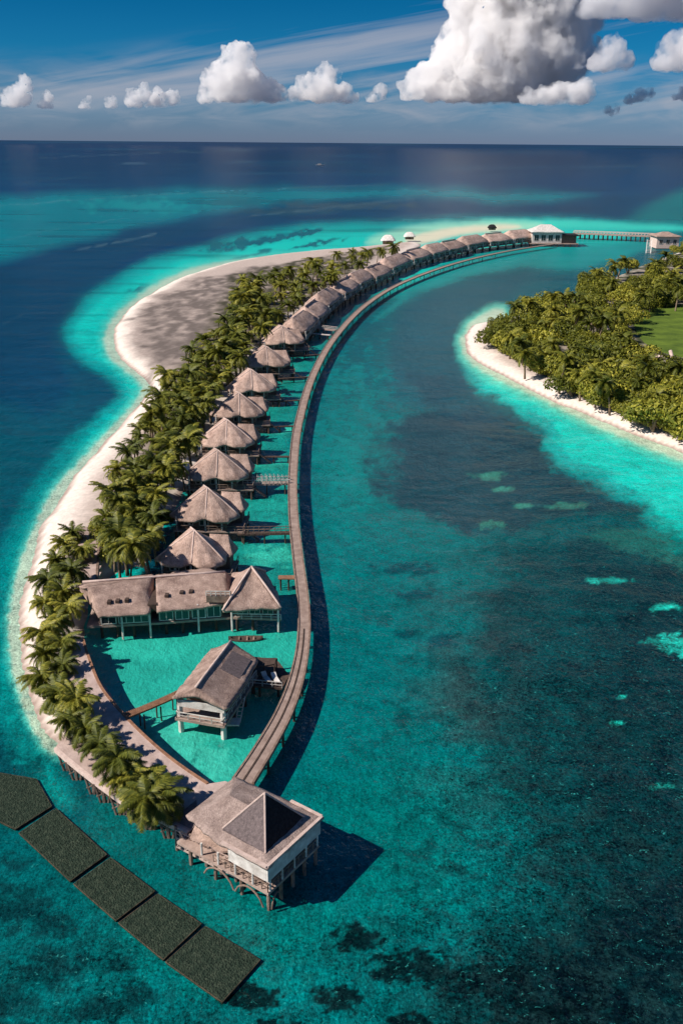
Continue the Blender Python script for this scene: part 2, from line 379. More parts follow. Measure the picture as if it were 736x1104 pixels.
    pat = sstep(.05, .45, fbm(u/16, v/9, 31, 5))*sstep(560, 640, v)*sstep(330, 420, u)*.45
    mixc((8, 62, 66), pat)
    lum = col.mean(1); col *= (m*(.60+.26*sstep(.10, .33, lum)))[:, None]*np.array((1.0, 1.0, .93))
    rough_mask = sstep(560, 760, v)*sstep(400, 640, u+80*n4)     # where coral rubble gives strong grain
    grain = np.clip(.42+.6*rough_mask+.25*sstep(900, 1050, v), 0, 1)*sstep(240, 420, v)
    inlag = sdpoly(u, v, lag); grain = grain*np.where(inlag > 0, .35, 1)
    me = bpy.data.meshes.new('sea')
    me.vertices.add(nr*nc); co = np.stack([x, y, np.zeros_like(x)], 1); me.vertices.foreach_set('co', co.ravel())
    idx = np.arange(nr*nc).reshape(nr, nc)
    f = np.stack([idx[:-1, :-1], idx[:-1, 1:], idx[1:, 1:], idx[1:, :-1]], -1).reshape(-1, 4)
    me.loops.add(f.size); me.loops.foreach_set('vertex_index', f.ravel().astype(np.int32))
    me.polygons.add(len(f)); me.polygons.foreach_set('loop_start', np.arange(0, f.size, 4, dtype=np.int32))
    me.update(calc_edges=True); me.validate()
    ca = me.color_attributes.new('bottom', 'FLOAT_COLOR', 'POINT')
    ca.data.foreach_set('color', np.concatenate([col, grain[:, None]], 1).astype(np.float32).ravel())
    o = bpy.data.objects.new('sea', me); COL.objects.link(o); tag(o, kind='structure')
    # material
    m, nt, b = mat('sea_water'); N = nt.nodes.new; L = nt.links.new
    at = N('ShaderNodeAttribute'); at.attribute_name = 'bottom'
    tc = N('ShaderNodeTexCoord')
    def nz(scale, detail=4, rough=.6, st=(1, 1, 1), dist=0):
        mp = N('ShaderNodeMapping'); mp.inputs['Scale'].default_value = st; L(tc.outputs['Object'], mp.inputs[0])
        n = N('ShaderNodeTexNoise'); n.inputs['Scale'].default_value = scale; n.inputs['Detail'].default_value = detail
        n.inputs['Roughness'].default_value = rough; n.inputs['Distortion'].default_value = dist; L(mp.outputs[0], n.inputs[0]); return n
    def mth(op, a, c2=None, c3=None):
        n = N('ShaderNodeMath'); n.operation = op
        for i, v_ in enumerate((a, c2, c3)):
            if v_ is None: continue
            if isinstance(v_, (int, float)): n.inputs[i].default_value = v_
            else: L(v_, n.inputs[i])
        return n.outputs[0]
    g1 = nz(1.9, 5, .75, dist=.8); g2 = nz(.22, 5, .7, dist=.8); vo = N('ShaderNodeTexVoronoi'); vo.inputs['Scale'].default_value = .55
    L(tc.outputs['Object'], vo.inputs[0])
    # grain factor: 1 + alpha*(contrast)
    a1 = mth('MULTIPLY', mth('SUBTRACT', g1.outputs[0], .5), 4.5)
    a2 = mth('MULTIPLY', mth('SUBTRACT', g2.outputs[0], .5), 3.6)
    g4 = nz(3.4, 3, .7, dist=.5); a4 = mth('MULTIPLY', mth('SUBTRACT', g4.outputs[0], .5), 4.5)
    sm = mth('ADD', mth('ADD', a1, a2), a4)
    mulv = mth('MAXIMUM', mth('ADD', mth('MULTIPLY', sm, at.outputs['Alpha']), 1.0), .15)
    # bright flecks painted into the colour for caustic glints and sparkle
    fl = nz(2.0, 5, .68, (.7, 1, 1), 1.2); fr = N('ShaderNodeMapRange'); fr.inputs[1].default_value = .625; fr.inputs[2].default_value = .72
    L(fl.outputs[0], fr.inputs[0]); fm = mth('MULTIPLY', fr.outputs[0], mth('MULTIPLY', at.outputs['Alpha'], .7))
    g3 = nz(.35, 7, .72, dist=1.0); dr = N('ShaderNodeMapRange'); dr.inputs[1].default_value = .46; dr.inputs[2].default_value = .60; L(g3.outputs[0], dr.inputs[0])
    dm = mth('MULTIPLY', dr.outputs[0], mth('MULTIPLY', mth('MAXIMUM', mth('SUBTRACT', at.outputs['Alpha'], .42), 0), 1.35))
    rx = N('ShaderNodeMix'); rx.data_type = 'RGBA'; L(dm, rx.inputs[0]); L(at.outputs['Color'], rx.inputs[6]); rx.inputs[7].default_value = (.006, .022, .022, 1)
    vm = N('ShaderNodeVectorMath'); vm.operation = 'SCALE'; L(rx.outputs[2], vm.inputs[0]); L(mulv, vm.inputs['Scale'])
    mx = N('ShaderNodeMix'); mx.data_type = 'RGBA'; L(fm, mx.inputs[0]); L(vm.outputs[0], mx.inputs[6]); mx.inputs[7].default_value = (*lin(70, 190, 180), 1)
    nt.nodes.remove(b); df = N('ShaderNodeBsdfDiffuse'); gl = N('ShaderNodeBsdfGlossy'); fre = N('ShaderNodeFresnel'); fre.inputs[0].default_value = 1.33
    ms = N('ShaderNodeMixShader'); out_ = [q for q in nt.nodes if q.type == 'OUTPUT_MATERIAL'][0]
    L(mth('MINIMUM', fre.outputs[0], .2), ms.inputs[0]); L(df.outputs[0], ms.inputs[1]); L(gl.outputs[0], ms.inputs[2]); L(ms.outputs[0], out_.inputs[0])
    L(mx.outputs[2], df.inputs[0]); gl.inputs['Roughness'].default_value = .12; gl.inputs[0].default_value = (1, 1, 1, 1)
    w1 = nz(.45, 5, .6, (1, .55, 1), .4); w2 = nz(.05, 3, .5, (.6, 1, 1), .5)
    w3 = nz(1.7, 3, .6, (1, .7, 1), .6)
    hh = mth('ADD', mth('ADD', mth('MULTIPLY', w1.outputs[0], .5), mth('MULTIPLY', w3.outputs[0], .22)), mth('MULTIPLY', w2.outputs[0], 2.0))
    bp = N('ShaderNodeBump'); bp.inputs['Strength'].default_value = .7; bp.inputs['Distance'].default_value = 1.1
    L(hh, bp.inputs['Height'])
    for q in (df, gl, fre): L(bp.outputs[0], q.inputs['Normal'])
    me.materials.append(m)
build_sea()

# ------------------------------------------------------------------ ISLANDS (sand terrain)
def W(pts, z=0): return [(G(a, b, z).x, G(a, b, z).y) for a, b in pts]
LEFT = [(330, 272), (380, 268), (440, 262), (452, 266), (420, 284), (350, 326), (300, 365), (262, 420), (232, 470), (205, 520), (180, 560), (160, 605), (140, 612), (118, 622), (98, 640), (88, 680), (98, 725), (122, 758), (104, 790), (74, 802), (48, 782), (29, 735), (24, 700), (23, 655), (33, 605), (62, 540), (108, 482), (155, 432), (160, 412), (133, 388), (123, 360), (146, 328), (200, 298), (262, 281)]
RIGHT = [(900, 560), (800, 515), (736, 489), (690, 471), (640, 451), (590, 430), (545, 406), (511, 387), (501, 369), (511, 351), (540, 346), (580, 333), (640, 309), (700, 284), (760, 268), (900, 262), (1100, 300), (1100, 500)]
def terrain(name, pxpoly, step, hz, rise, colorf, mname):
    pl = [(p.x, p.y) for p in crom([(x, y, 0) for x, y in W(pxpoly)], 5, True)]
    xs = [p[0] for p in pl]; ysl = [p[1] for p in pl]
    gx = np.arange(min(xs)-8, max(xs)+8, step); gy = np.arange(min(ysl)-8, max(ysl)+8, step)
    X, Y = np.meshgrid(gx, gy); x = X.ravel(); y = Y.ravel()
    wob = fbm(x/11, y/11, 12, 4)*.9
    sd = sdpoly(x, y, pl)+wob*1.3
    z = np.where(sd < 0, np.maximum(sd*.22, -.8), hz*(1-np.exp(-sd/rise)))+np.where(sd > 1, .06*fbm(x/3, y/3, 4, 3), 0)
    keep = sd > -5
    nr, nc = X.shape; idx = np.arange(nr*nc).reshape(nr, nc)
    f = np.stack([idx[:-1, :-1], idx[:-1, 1:], idx[1:, 1:], idx[1:, :-1]], -1).reshape(-1, 4)
    f = f[keep[f].all(1)]
    used = np.unique(f); rm = -np.ones(nr*nc, int); rm[used] = np.arange(len(used)); f = rm[f]
    x, y, z, sd = x[used], y[used], z[used], sd[used]
    me = bpy.data.meshes.new(name); me.vertices.add(len(x)); me.vertices.foreach_set('co', np.stack([x, y, z], 1).ravel())
    me.loops.add(f.size); me.loops.foreach_set('vertex_index', f.ravel().astype(np.int32))
    me.polygons.add(len(f)); me.polygons.foreach_set('loop_start', np.arange(0, f.size, 4, dtype=np.int32))
    me.polygons.foreach_set('use_smooth', np.ones(len(f), bool)); me.update(calc_edges=True)
    c = colorf(x, y, z, sd); ca = me.color_attributes.new('ground', 'FLOAT_COLOR', 'POINT')
    ca.data.foreach_set('color', np.concatenate([c, np.ones((len(x), 1))], 1).astype(np.float32).ravel())
    o = bpy.data.objects.new(name, me); COL.objects.link(o); tag(o, kind='structure')
    m, nt, b = mat(mname); N = nt.nodes.new; L = nt.links.new
    at = N('ShaderNodeAttribute'); at.attribute_name = 'ground'; tc = N('ShaderNodeTexCoord')
    n = N('ShaderNodeTexNoise'); n.inputs['Scale'].default_value = .8; n.inputs['Detail'].default_value = 7; n.inputs['Roughness'].default_value = .7; L(tc.outputs['Object'], n.inputs[0])
    mr = N('ShaderNodeMapRange'); mr.inputs[1].default_value = .3; mr.inputs[2].default_value = .7; mr.inputs[3].default_value = .78; mr.inputs[4].default_value = 1.15; L(n.outputs[0], mr.inputs[0])
    vm = N('ShaderNodeVectorMath'); vm.operation = 'SCALE'; L(at.outputs['Color'], vm.inputs[0]); L(mr.outputs[0], vm.inputs['Scale'])
    L(vm.outputs[0], b.inputs['Base Color']); b.inputs['Roughness'].default_value = .9; b.inputs['Specular IOR Level'].default_value = .15
    bp = N('ShaderNodeBump'); bp.inputs['Strength'].default_value = .5; bp.inputs['Distance'].default_value = .3; L(n.outputs[0], bp.inputs['Height']); L(bp.outputs[0], b.inputs['Normal'])
    me.materials.append(m); return pl
def sandcol(dark_polys, base=(.74, .63, .55), wet=(.34, .25, .21)):
    def f(x, y, z, sd):
        c = np.zeros((len(x), 3)); c[:] = base
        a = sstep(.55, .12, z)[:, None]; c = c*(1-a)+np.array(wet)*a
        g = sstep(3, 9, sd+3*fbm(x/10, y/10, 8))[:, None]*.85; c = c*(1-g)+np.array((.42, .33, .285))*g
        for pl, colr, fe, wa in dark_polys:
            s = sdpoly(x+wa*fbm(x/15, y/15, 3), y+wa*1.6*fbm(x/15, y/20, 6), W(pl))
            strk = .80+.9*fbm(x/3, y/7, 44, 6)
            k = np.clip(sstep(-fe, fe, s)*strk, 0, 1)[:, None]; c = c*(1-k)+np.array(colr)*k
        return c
    return f
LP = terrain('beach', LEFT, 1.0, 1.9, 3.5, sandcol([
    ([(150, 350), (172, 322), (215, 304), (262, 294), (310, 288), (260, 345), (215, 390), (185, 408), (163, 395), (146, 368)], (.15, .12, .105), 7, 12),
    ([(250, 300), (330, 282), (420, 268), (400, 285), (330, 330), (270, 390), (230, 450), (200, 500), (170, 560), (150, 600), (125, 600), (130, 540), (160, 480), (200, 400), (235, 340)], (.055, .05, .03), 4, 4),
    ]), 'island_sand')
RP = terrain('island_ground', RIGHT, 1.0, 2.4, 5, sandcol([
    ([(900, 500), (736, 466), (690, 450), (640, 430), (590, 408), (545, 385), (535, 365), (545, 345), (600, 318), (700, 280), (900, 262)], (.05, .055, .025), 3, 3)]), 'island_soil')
# lawn on the right island
lw = [(p.x, p.y) for p in crom([(G(a, b, 2.5).x, G(a, b, 2.5).y, 0) for a, b in [(684, 345), (700, 334), (740, 328), (800, 330), (800, 392), (740, 386), (705, 376), (688, 362)]], 6, True)]
tag(MB().slab(lw, 1.0, 2.62).build('lawn', M['lawn']), kind='structure')

# ------------------------------------------------------------------ VILLAS
def railing(m, pts, h=1.0, step=1.5):
    for a, b in zip(pts[:-1], pts[1:]):
        a = Vector(a); b = Vector(b); L = (b-a).length; n = max(1, round(L/step))
        m.beam(a+Vector((0, 0, h)), b+Vector((0, 0, h)), .10); m.beam(a+Vector((0, 0, h*.5)), b+Vector((0, 0, h*.5)), .06)
        for k in range(n+1):
            p = a.lerp(b, k/n); m.beam(p, p+Vector((0, 0, h)), .09)
def window(parent, x, y, z, w, h, rz=0, name='window'):
    M4 = Matrix.Translation((x, y, z)) @ Matrix.Rotation(rz, 4, 'Z')
    f = MB()
    t = .13
    for (a, b, c, d) in ((-w/2, w/2, 0, t), (-w/2, w/2, h-t, h), (-w/2, -w/2+t, t, h-t), (w/2-t, w/2, t, h-t), (-.05, .05, t, h-t)):
        f.box(a, b, -.09, .05, c, d, M4)
    fr = f.build(name, M['white'], parent)
    MB().box(-w/2+t, w/2-t, -.02, .03, t, h-t, M4).build('pane', M['glass'], fr)
    return fr
def make_villa(seed):
    r = random.Random(seed)
    root = thing('water_villa', (0, 0, 0), 'x', 'villa')
    j = lambda a: a+r.uniform(-.25, .25)
    ez = 4.7
    out = [(j(-6.6), j(-1.6), ez-.3), (j(-4.6), j(-4.2), ez-.1), (j(-1.6), -4.8, ez-.1), (.35, -4.0, ez+.3), (j(2.2), -4.9, ez-.1), (j(4.7), j(-4.5), ez-.1), (j(6.2), j(-2.2), ez), (j(5.2), 3.8, ez), (j(0), 4.8, ez), (j(-5.0), 3.6, ez)]
    A = (.3, -.3); B = (-.6, 1.0); zr = 9.5
    thatch(out, A, B, zr, .42, -.1, 11, .09, .55, seed).build('roof', M['thatch'], root, True)
    caps([((*A, zr), (out[3][0], out[3][1], out[3][2])), ((*A, zr), (*B, zr)), ((*A, zr), (out[0][0], out[0][1], out[0][2])), ((*A, zr), (out[6][0], out[6][1], out[6][2]))], .15).build('ridge_cap', M['cap'], root, True)
    ao = [(2.5, 1.0, 4.9), (6.7, 1.2, 4.5), (7.0, 5.2, 4.4), (1.5, 5.6, 4.6)]
    thatch(ao, (2.2, 3.6), (5.6, 3.4), 7.4, .35, .2, 7, .08, .6, seed+3).build('annex_roof', M['thatch'], root, True)
    MB().box(-4.3, 4.0, -2.8, 2.8, 2.3, 5.0).build('wall', M['wall'], root)
    MB().box(4.02, 6.4, .2, 3.6, 2.3, 4.55).build('annex_wall', M['wall'], root)
    MB().box(-5.6, 7.3, -4.1, 4.2, 2.0, 2.28).build('deck', M['deck'], root)
    rl = MB(); railing(rl, [(-5.5, -4.0, 2.28), (7.2, -4.0, 2.28), (7.2, 4.1, 2.28)]); rl.build('railing', M['wood'], root)
    for x in (-3.0, -.2): window(root, x, -2.84, 2.9, 1.7, 1.5)
    window(root, 4.04, -1.4, 2.9, 1.6, 1.5, math.pi/2)
    d = MB().box(1.5, 2.7, -2.86, -2.8, 2.3, 4.5).build('door', M['dwood'], root)
    for x, y in ((-5.0, -3.7), (-2.6, -3.7), (0.2, -3.7), (3.2, -3.7)):
        MB().tube([(x, y, 2.28), (x, y, 4.95)], .14, 6).build('post', M['white'], root)
    for x in (-5.2, -1.2, 2.8, 6.9):
        for y in (-3.8, 0, 3.9): MB().tube([(x, y, -1.5), (x, y, 2.0)], .2, 7).build('stilt', M['dwood'], root)
    st = MB()
    for k in range(8): st.box(7.32+k*.3, 7.62+k*.3, -3.2, -2.0, 2.0-k*.26-.08, 2.05-k*.26)
    st.build('steps', M['wood'], root)
    return root
protos = [make_villa(k) for k in (3, 11, 27)]
def make_long_villa(seed):
    r = random.Random(seed); root = thing('water_villa', (0, 0, 0), 'x', 'villa'); j = lambda a: a+r.uniform(-.3, .3)
    out = [(-6.6, -1.0, 4.8), (j(-5.2), -4.4, 4.4), (j(0), j(-5.0), 4.5), (j(5.0), -4.4, 4.4), (6.6, -.6, 4.9), (5.2, 4.2, 4.6), (0, 4.8, 4.5), (-5.2, 4.2, 4.6)]
    thatch(out, (-4.0, .4), (3.2, -.2), 7.9+r.uniform(-.3, .4), .55, -.3, 9, .14, .7, seed).build('roof', M['thatch'], root, True)
    caps([((-4.0, .4, 7.95), (3.2, -.2, 7.95))], .22).build('ridge_cap', M['cap'], root, True)
    MB().box(-5.0, 5.0, -3.0, 3.2, 2.3, 4.7).build('wall', M['wall'], root)
    MB().box(-6.2, 6.2, -4.6, 4.0, 2.0, 2.28).build('deck', M['deck'], root)
    rl = MB(); railing(rl, [(-6.1, -4.5, 2.28), (6.1, -4.5, 2.28)], 1.1); rl.build('railing', M['white'], root)
    for x in (-3.4, 0, 3.4): window(root, x, -3.04, 2.7, 1.9, 1.5)
    for x in (-5.6, -2, 2, 5.6):
        MB().tube([(x, -4.4, 2.28), (x, -4.2, 4.6)], .16, 6).build('post', M['white'], root)
        for y in (-4.2, 3.6): MB().tube([(x, y, -1.5), (x, y, 2.0)], .22, 6).build('stilt', M['dwood'], root)
    return root
protos += [make_long_villa(5), make_long_villa(8)]
# cx, cy of roof, width px, rotation deg, sy factor
VL = [(209, 590, 74, -4, 1), (223, 543, 72, -2, 1), (234, 501, 68, 0, 1), (244, 467, 61, 0, 1), (257, 437, 57, 4, 1), (270, 411, 53, 6, 1), (286, 385, 51, 8, 1),
      (303, 362, 47, 12, 1), (322, 345, 38, 20, .95), (335, 332, 40, 22, .95), (349, 319, 40, 26, .95), (368, 307, 40, 30, .9), (385, 298, 34, 34, .85), (403, 291, 32, 38, .85),
      (423, 281, 31, 40, .85), (446, 273, 32, 44, .8), (466, 268, 30, 46, .8), (484, 264, 30, 48, .8), (507, 259, 32, 50, .8), (532, 256, 32, 50, .8), (558, 253, 32, 52, .8)]
ordw = ['nearest', 'second', 'third', 'fourth', 'fifth', 'sixth', 'seventh', 'eighth', 'ninth', 'tenth', 'eleventh', 'twelfth', 'thirteenth', 'fourteenth', 'fifteenth', 'sixteenth', 'seventeenth', 'eighteenth', 'nineteenth', 'twentieth', 'farthest']
def vlabel(i):
    if i == 0: return 'nearest thatched villa of the row, just behind the long hall, pale posts under its eave'
    if i == 20: return 'farthest thatched villa of the row, beside the white end pavilion'
    if i == 2: return 'third thatched villa from the long hall, where the white railed footbridge meets the row'
    if i == 1: return 'second thatched villa from the long hall, at the short dark footbridge'
    return f'{ordw[i]} thatched stilt villa counted from the long hall along the curved row'
KIDS = {o.name: list(o.children) for o in bpy.data.objects}
vpos = []
ctr = [G(a[0], a[1], 6.2*min(1.25, 1+.012*i)) for i, a in enumerate(VL)]
for i, (cx, cy, w, rot, sy) in enumerate(VL):
    zz = min(1.25, 1+.012*i); c = ctr[i]; pi_ = i if i < 3 else (i*2+1) % 3 if i < 8 else 3+i % 2
    o = protos[pi_] if i in (0, 1, 2, 8, 9) else copy_tree(protos[pi_])
    if i < 8:
        mp = mpp(cx, cy, 6.2*zz); s = w*mp/(12.2*max(.72, math.cos(math.radians(rot)))); sY = s*sy*.95; ra = math.radians(rot)
    else:
        tv = ctr[min(i+1, 20)]-ctr[i-1]; L_ = tv.length/(2 if i < 20 else 1); ra = math.atan2(tv.y, tv.x)
        s = L_*1.12/13; sY = max(1.25, .85+.05*i*.9); zz = 1.15+.02*(i-8)
    o.location = (c.x, c.y, 0); o.rotation_euler = (0, 0, ra); o.scale = (s, sY, zz)
    tag(o, vlabel(i), 'villa', 'thatched villas along the curved boardwalk'); vpos.append((c.x, c.y))

# ------------------------------------------------------------------ LONG HALL
def from_px(pts): return [tuple(G(a, b, z)) for a, b, z in pts]
def rel(root, pts): 
    return [(p[0]-root.location.x, p[1]-root.location.y, p[2]) for p in pts]
c = G(190, 680, 0); hall = thing('long_hall', (c.x, c.y, 0), 'long low thatched hall on stilts between palm strip and boardwalk, windows over the lagoon', 'hall')
def hroof(name, pts, A, B, zr, m='thatch', parent=None, **k):
    P = rel(parent, from_px(pts)); a = G(*A, zr); b = G(*B, zr); l = parent.location
    o = thatch(P, (a.x-l.x, a.y-l.y), (b.x-l.x, b.y-l.y), zr, **k).build(name, M[m], parent, True); return o, P
hroof('roof', [(106, 664, 4.8), (162, 661, 4.8), (167, 636, 4.8), (166, 618, 4.8), (84, 630, 4.8)], (88, 635), (166, 622), 7.0, parent=hall, th=.4, sag=.1, rough=.12, seed=5)
hroof('roof', [(169, 659, 4.8), (212, 654, 4.8), (246, 650, 4.8), (252, 622, 4.8), (225, 612, 4.8), (168, 619, 4.8)], (168, 624), (243, 616), 7.0, parent=hall, th=.4, sag=.1, rough=.12, seed=9)
ro, P = hroof('hip_roof', [(240, 658, 4.9), (271, 655.5, 4.8), (303, 655, 4.9), (300, 640, 4.9), (286, 616, 4.9), (250, 618, 4.9)], (271, 611), (272, 610), 9.0, parent=hall, th=.45, sag=.3, rough=.1, seed=13)
hl = hall.location; ap = G(271, 611, 9.0)
caps([((ap.x-hl.x, ap.y-hl.y, 9.0), P[k]) for k in (0, 2, 4)], .18).build('ridge_cap', M['cap'], hall, True)
b1 = G(88, 629, 7.05); b2 = G(243, 616, 7.05)
caps([((b1.x-hl.x, b1.y-hl.y+.6, 7.0), (b2.x-hl.x, b2.y-hl.y, 7.0))], .2).build('ridge_cap', M['cap'], hall, True)
pl = W([(94, 676), (170, 672), (250, 666), (303, 668), (302, 648), (250, 645), (100, 655)], 2.2)
MB().slab([(x-hl.x, y-hl.y) for x, y in pl], 1.95, 2.3).build('deck', M['deck'], hall)
for nm, q in (('wall', [(108, 674), (163, 671), (166, 655), (108, 658)]), ('wall', [(171, 670), (240, 665), (240, 648), (171, 652)]), ('wall', [(252, 664), (298, 664), (298, 648), (252, 648)])):
    pl = W(q, 2.3); MB().slab([(x-hl.x, y-hl.y) for x, y in pl], 2.3, 4.95).build(nm, M['wall'], hall)
hw = G(108, 674, 2.3); hv = G(163, 671, 2.3); ang = math.atan2(hv.y-hw.y, hv.x-hw.x)
for (a, b) in ((118, 673.4), (137, 672.3), (153, 671.4)): p = G(a, b, 2.3); window(hall, p.x-hl.x, p.y-hl.y-.12, 2.45, 2.3, 2.0, ang)
for (a, b) in ((180, 669.3), (197, 668.1), (215, 666.8), (231, 665.6)): p = G(a, b, 2.3); window(hall, p.x-hl.x, p.y-hl.y-.12, 2.45, 2.1, 2.0, ang)
for (a, b) in ((262, 664), (275, 664), (289, 664)): p = G(a, b, 2.3); window(hall, p.x-hl.x, p.y-hl.y-.12, 2.5, 1.7, 1.9, 0)
for px, py in ((108, 678), (125, 677), (143, 677), (160, 676), (178, 674), (196, 673), (214, 671), (232, 670), (255, 670), (272, 670), (300, 670)):
    p = G(px, py, 2.0); MB().tube([(p.x-hl.x, p.y-hl.y+.9, -1.5), (p.x-hl.x, p.y-hl.y+.9, 1.95)], .22, 7).build('stilt', M['dwood'], hall)
for px, py in ((132, 676), (162, 674), (214, 668), (250, 667), (300, 668)):
    p = G(px, py, 2.3); MB().tube([(p.x-hl.x, p.y-hl.y, .2), (p.x-hl.x, p.y-hl.y, 4.9)], .16, 6).build('post', M['white'], hall)
rl = MB(); p1 = G(250, 667, 2.3); p2 = G(303, 668, 2.3); railing(rl, [(p1.x-hl.x, p1.y-hl.y, 2.3), (p2.x-hl.x, p2.y-hl.y, 2.3)], .9); rl.build('railing', M['white'], hall)
# debris-like roof fittings in the break between the two roofs
q = G(238, 640, 6); MB().box(q.x-hl.x-2.0, q.x-hl.x+1.6, q.y-hl.y-1.4, q.y-hl.y+.4, 5.2, 6.3).build('roof_terrace', M['wood'], hall)
rl = MB(); railing(rl, [(q.x-hl.x-2.0, q.y-hl.y-1.4, 6.3), (q.x-hl.x+1.6, q.y-hl.y-1.4, 6.3)], .8, .8); rl.build('terrace_railing', M['white'], hall)
q = G(166, 650, 5); MB().box(q.x-hl.x-.7, q.x-hl.x+.7, q.y-hl.y-1.2, q.y-hl.y+4.5, 4.2, 5.35).build('roof_gutter', M['dwood'], hall)

for (a, b) in ((118, 649), (127, 648), (137, 647), (180, 642), (196, 639), (206, 638)):
    q = G(a, b, 5.8); MB().box(q.x-hl.x-.28, q.x-hl.x+.28, q.y-hl.y-.35, q.y-hl.y+.5, 5.3, 6.0).build('roof_vent', M['dwood'], hall)
# ------------------------------------------------------------------ LAGOON BUNGALOW
c = G(238, 775, 0); bun = thing('lagoon_bungalow', (c.x, c.y, 0), 'gabled stilt bungalow standing alone in the lagoon, dark patch on its roof', 'bungalow')
bl = bun.location
def B_(a, b, z): p = G(a, b, z); return Vector((p.x-bl.x, p.y-bl.y, z))
zl = 5.0
e1 = B_(194, 736, zl); e2 = B_(241, 761, zl); zt = 7.2
rf = B_(211, 741, zt); rb = B_(249, 691, zt)
# plan axes from the ridge, roof symmetrical about it
ax = Vector((rb.x-rf.x, rb.y-rf.y, 0)).normalized(); nx = Vector((ax.y, -ax.x, 0)); LEN = Vector((rb.x-rf.x, rb.y-rf.y, 0)).length
o0 = Vector((rf.x, rf.y, 0)); hwid = 4.2
def bp(u, v, z): p = o0+ax*u+nx*v; return (p.x, p.y, z)
ol = [bp(-.3, -3.1, zl+.5), bp(-.3, 0, zl+1.3), bp(-.3, hwid, zl), bp(LEN*.5, hwid+.1, zl-.05), bp(LEN, hwid-.3, zl), bp(LEN+.3, 0, zl+1.3), bp(LEN, -3, zl+.5)]
thatch(ol, (rf.x, rf.y), (rb.x, rb.y), zt, .4, .12, 9, .07, .5, 33).build('roof', M['thatch'], bun, True)
caps([((rf.x, rf.y, zt), (rb.x, rb.y, zt))], .2).build('ridge_cap', M['cap'], bun, True)
pt = MB(); n = 8; vs = []
for a, v in ((.48, .22), (.86, .2), (.9, .78), (.5, .82)):
    vs.append(bp(LEN*a, hwid*v, zt+(zl-zt)*v+.08-.12*math.sin(math.pi*v)))
for q in list(vs): vs.append((q[0], q[1], q[2]-.2))
MB().add(vs, [(0, 1, 2, 3), (7, 6, 5, 4), (0, 4, 5, 1), (1, 5, 6, 2), (2, 6, 7, 3), (3, 7, 4, 0)]).build('roof_patch', M['gthatch'], bun)
def bslab(u0, u1, v0, v1, z0, z1): return MB().slab([bp(u0, v0, 0)[:2], bp(u1, v0, 0)[:2], bp(u1, v1, 0)[:2], bp(u0, v1, 0)[:2]], z0, z1)
bslab(2.2, LEN-.8, -2.4, 3.3, 2.5, 5.0).build('wall', M['wall'], bun)
bslab(.1, .35, -2.7, 3.6, 3.95, 4.95).build('fascia', M['white'], bun)
bslab(-.4, LEN, -2.9, 3.8, 2.1, 2.45).build('deck', M['deck'], bun)
for u_ in (.4, LEN*.33, LEN*.66, LEN-.8):
    for v_ in (-2.5, 3.3): MB().tube([bp(u_, v_, -1.5), bp(u_, v_, 2.1 if u_ > 1 else 4.0)], .36 if u_ < 1 else .26, 8).build('stilt', M['white' if u_ < 1 else 'dwood'], bun)
rl = MB(); railing(rl, [bp(.5, -2.7, 2.45), bp(-.3, -2.7, 2.45), bp(-.3, 3.6, 2.45), bp(LEN-.2, 3.6, 2.45)], .9); rl.build('railing', M['white'], bun)
# lower landing with ladder to the water on the lagoon side
l0 = B_(252, 778, .9); MB().box(l0.x-1.6, l0.x+.8, l0.y-.8, l0.y+.8, .75, .95).build('landing', M['white'], bun)
lad = MB()
for s_ in (-.3, .3): lad.beam((l0.x+.4+s_, l0.y+.8, .2), (l0.x+.9+s_, l0.y+3.2, 2.6), .12)
for k in range(6): lad.beam((l0.x+.2+.08*k, l0.y+1+.4*k, .5+.38*k), (l0.x+.8+.08*k, l0.y+1+.4*k, .5+.38*k), .08)
lad.build('ladder', M['white'], bun)

# landing deck between bungalow and boardwalk
c = G(292, 735, 0); ld = thing('landing_deck', (c.x, c.y, 0), 'small dark landing deck with white sunbeds and rails between bungalow and boardwalk', 'deck')
L_ = lambda a, b, z: (G(a, b, z).x-c.x, G(a, b, z).y-c.y)
MB().slab([L_(262, 738, 2.2), L_(304, 742, 2.2), L_(312, 728, 2.2), L_(300, 713, 2.2), L_(274, 712, 2.2)], 1.9, 2.2).build('floor', M['dwood'], ld)
ar = MB(); p = [L_(270, 712, 3.5), L_(284, 709, 4.2), L_(298, 714, 3.5), L_(296, 722, 3.3), L_(268, 726, 3.3)]
ar.slab(p, 4.0, 4.18).build('canopy', M['dwood'], ld)
for q in p: MB().tube([(q[0], q[1], 2.2), (q[0], q[1], 4.0)], .1, 6).build('post', M['dwood'], ld)
rl = MB(); railing(rl, [(*L_(262, 738, 2.2), 2.2), (*L_(304, 742, 2.2), 2.2)], .9, 1.2); rl.build('railing', M['white'], ld)
for a, b in ((264, 742), (280, 744), (300, 744), (298, 716), (276, 718)):
    q = L_(a, b, 1.0); MB().tube([(*q, -1.5), (*q, 1.9)], .18, 7).build('stilt', M['dwood'], ld)
def sunbed(px, py, rz, lab):
    c = G(px, py, 2.2); t = thing('sunbed', (c.x, c.y, 2.2), lab, 'sunbed', 'white sunbeds on the landing deck', rz)
    MB().box(-.35, .35, -1.0, .4, .3, .4).build('seat', M['white'], t)
    MB().beam((0, .4, .35), (0, 1.0, .8), .7, .1).build('backrest', M['white'], t)
    for x in (-.3, .3):
        for y in (-.9, .3): MB().box(x-.04, x+.04, y-.04, y+.04, 0, .3).build('leg', M['white'], t)
sunbed(287, 733, .5, 'white sunbed on the dark landing deck, the one nearer the bungalow')
sunbed(297, 734, .4, 'white sunbed on the dark landing deck, the one nearer the boardwalk')

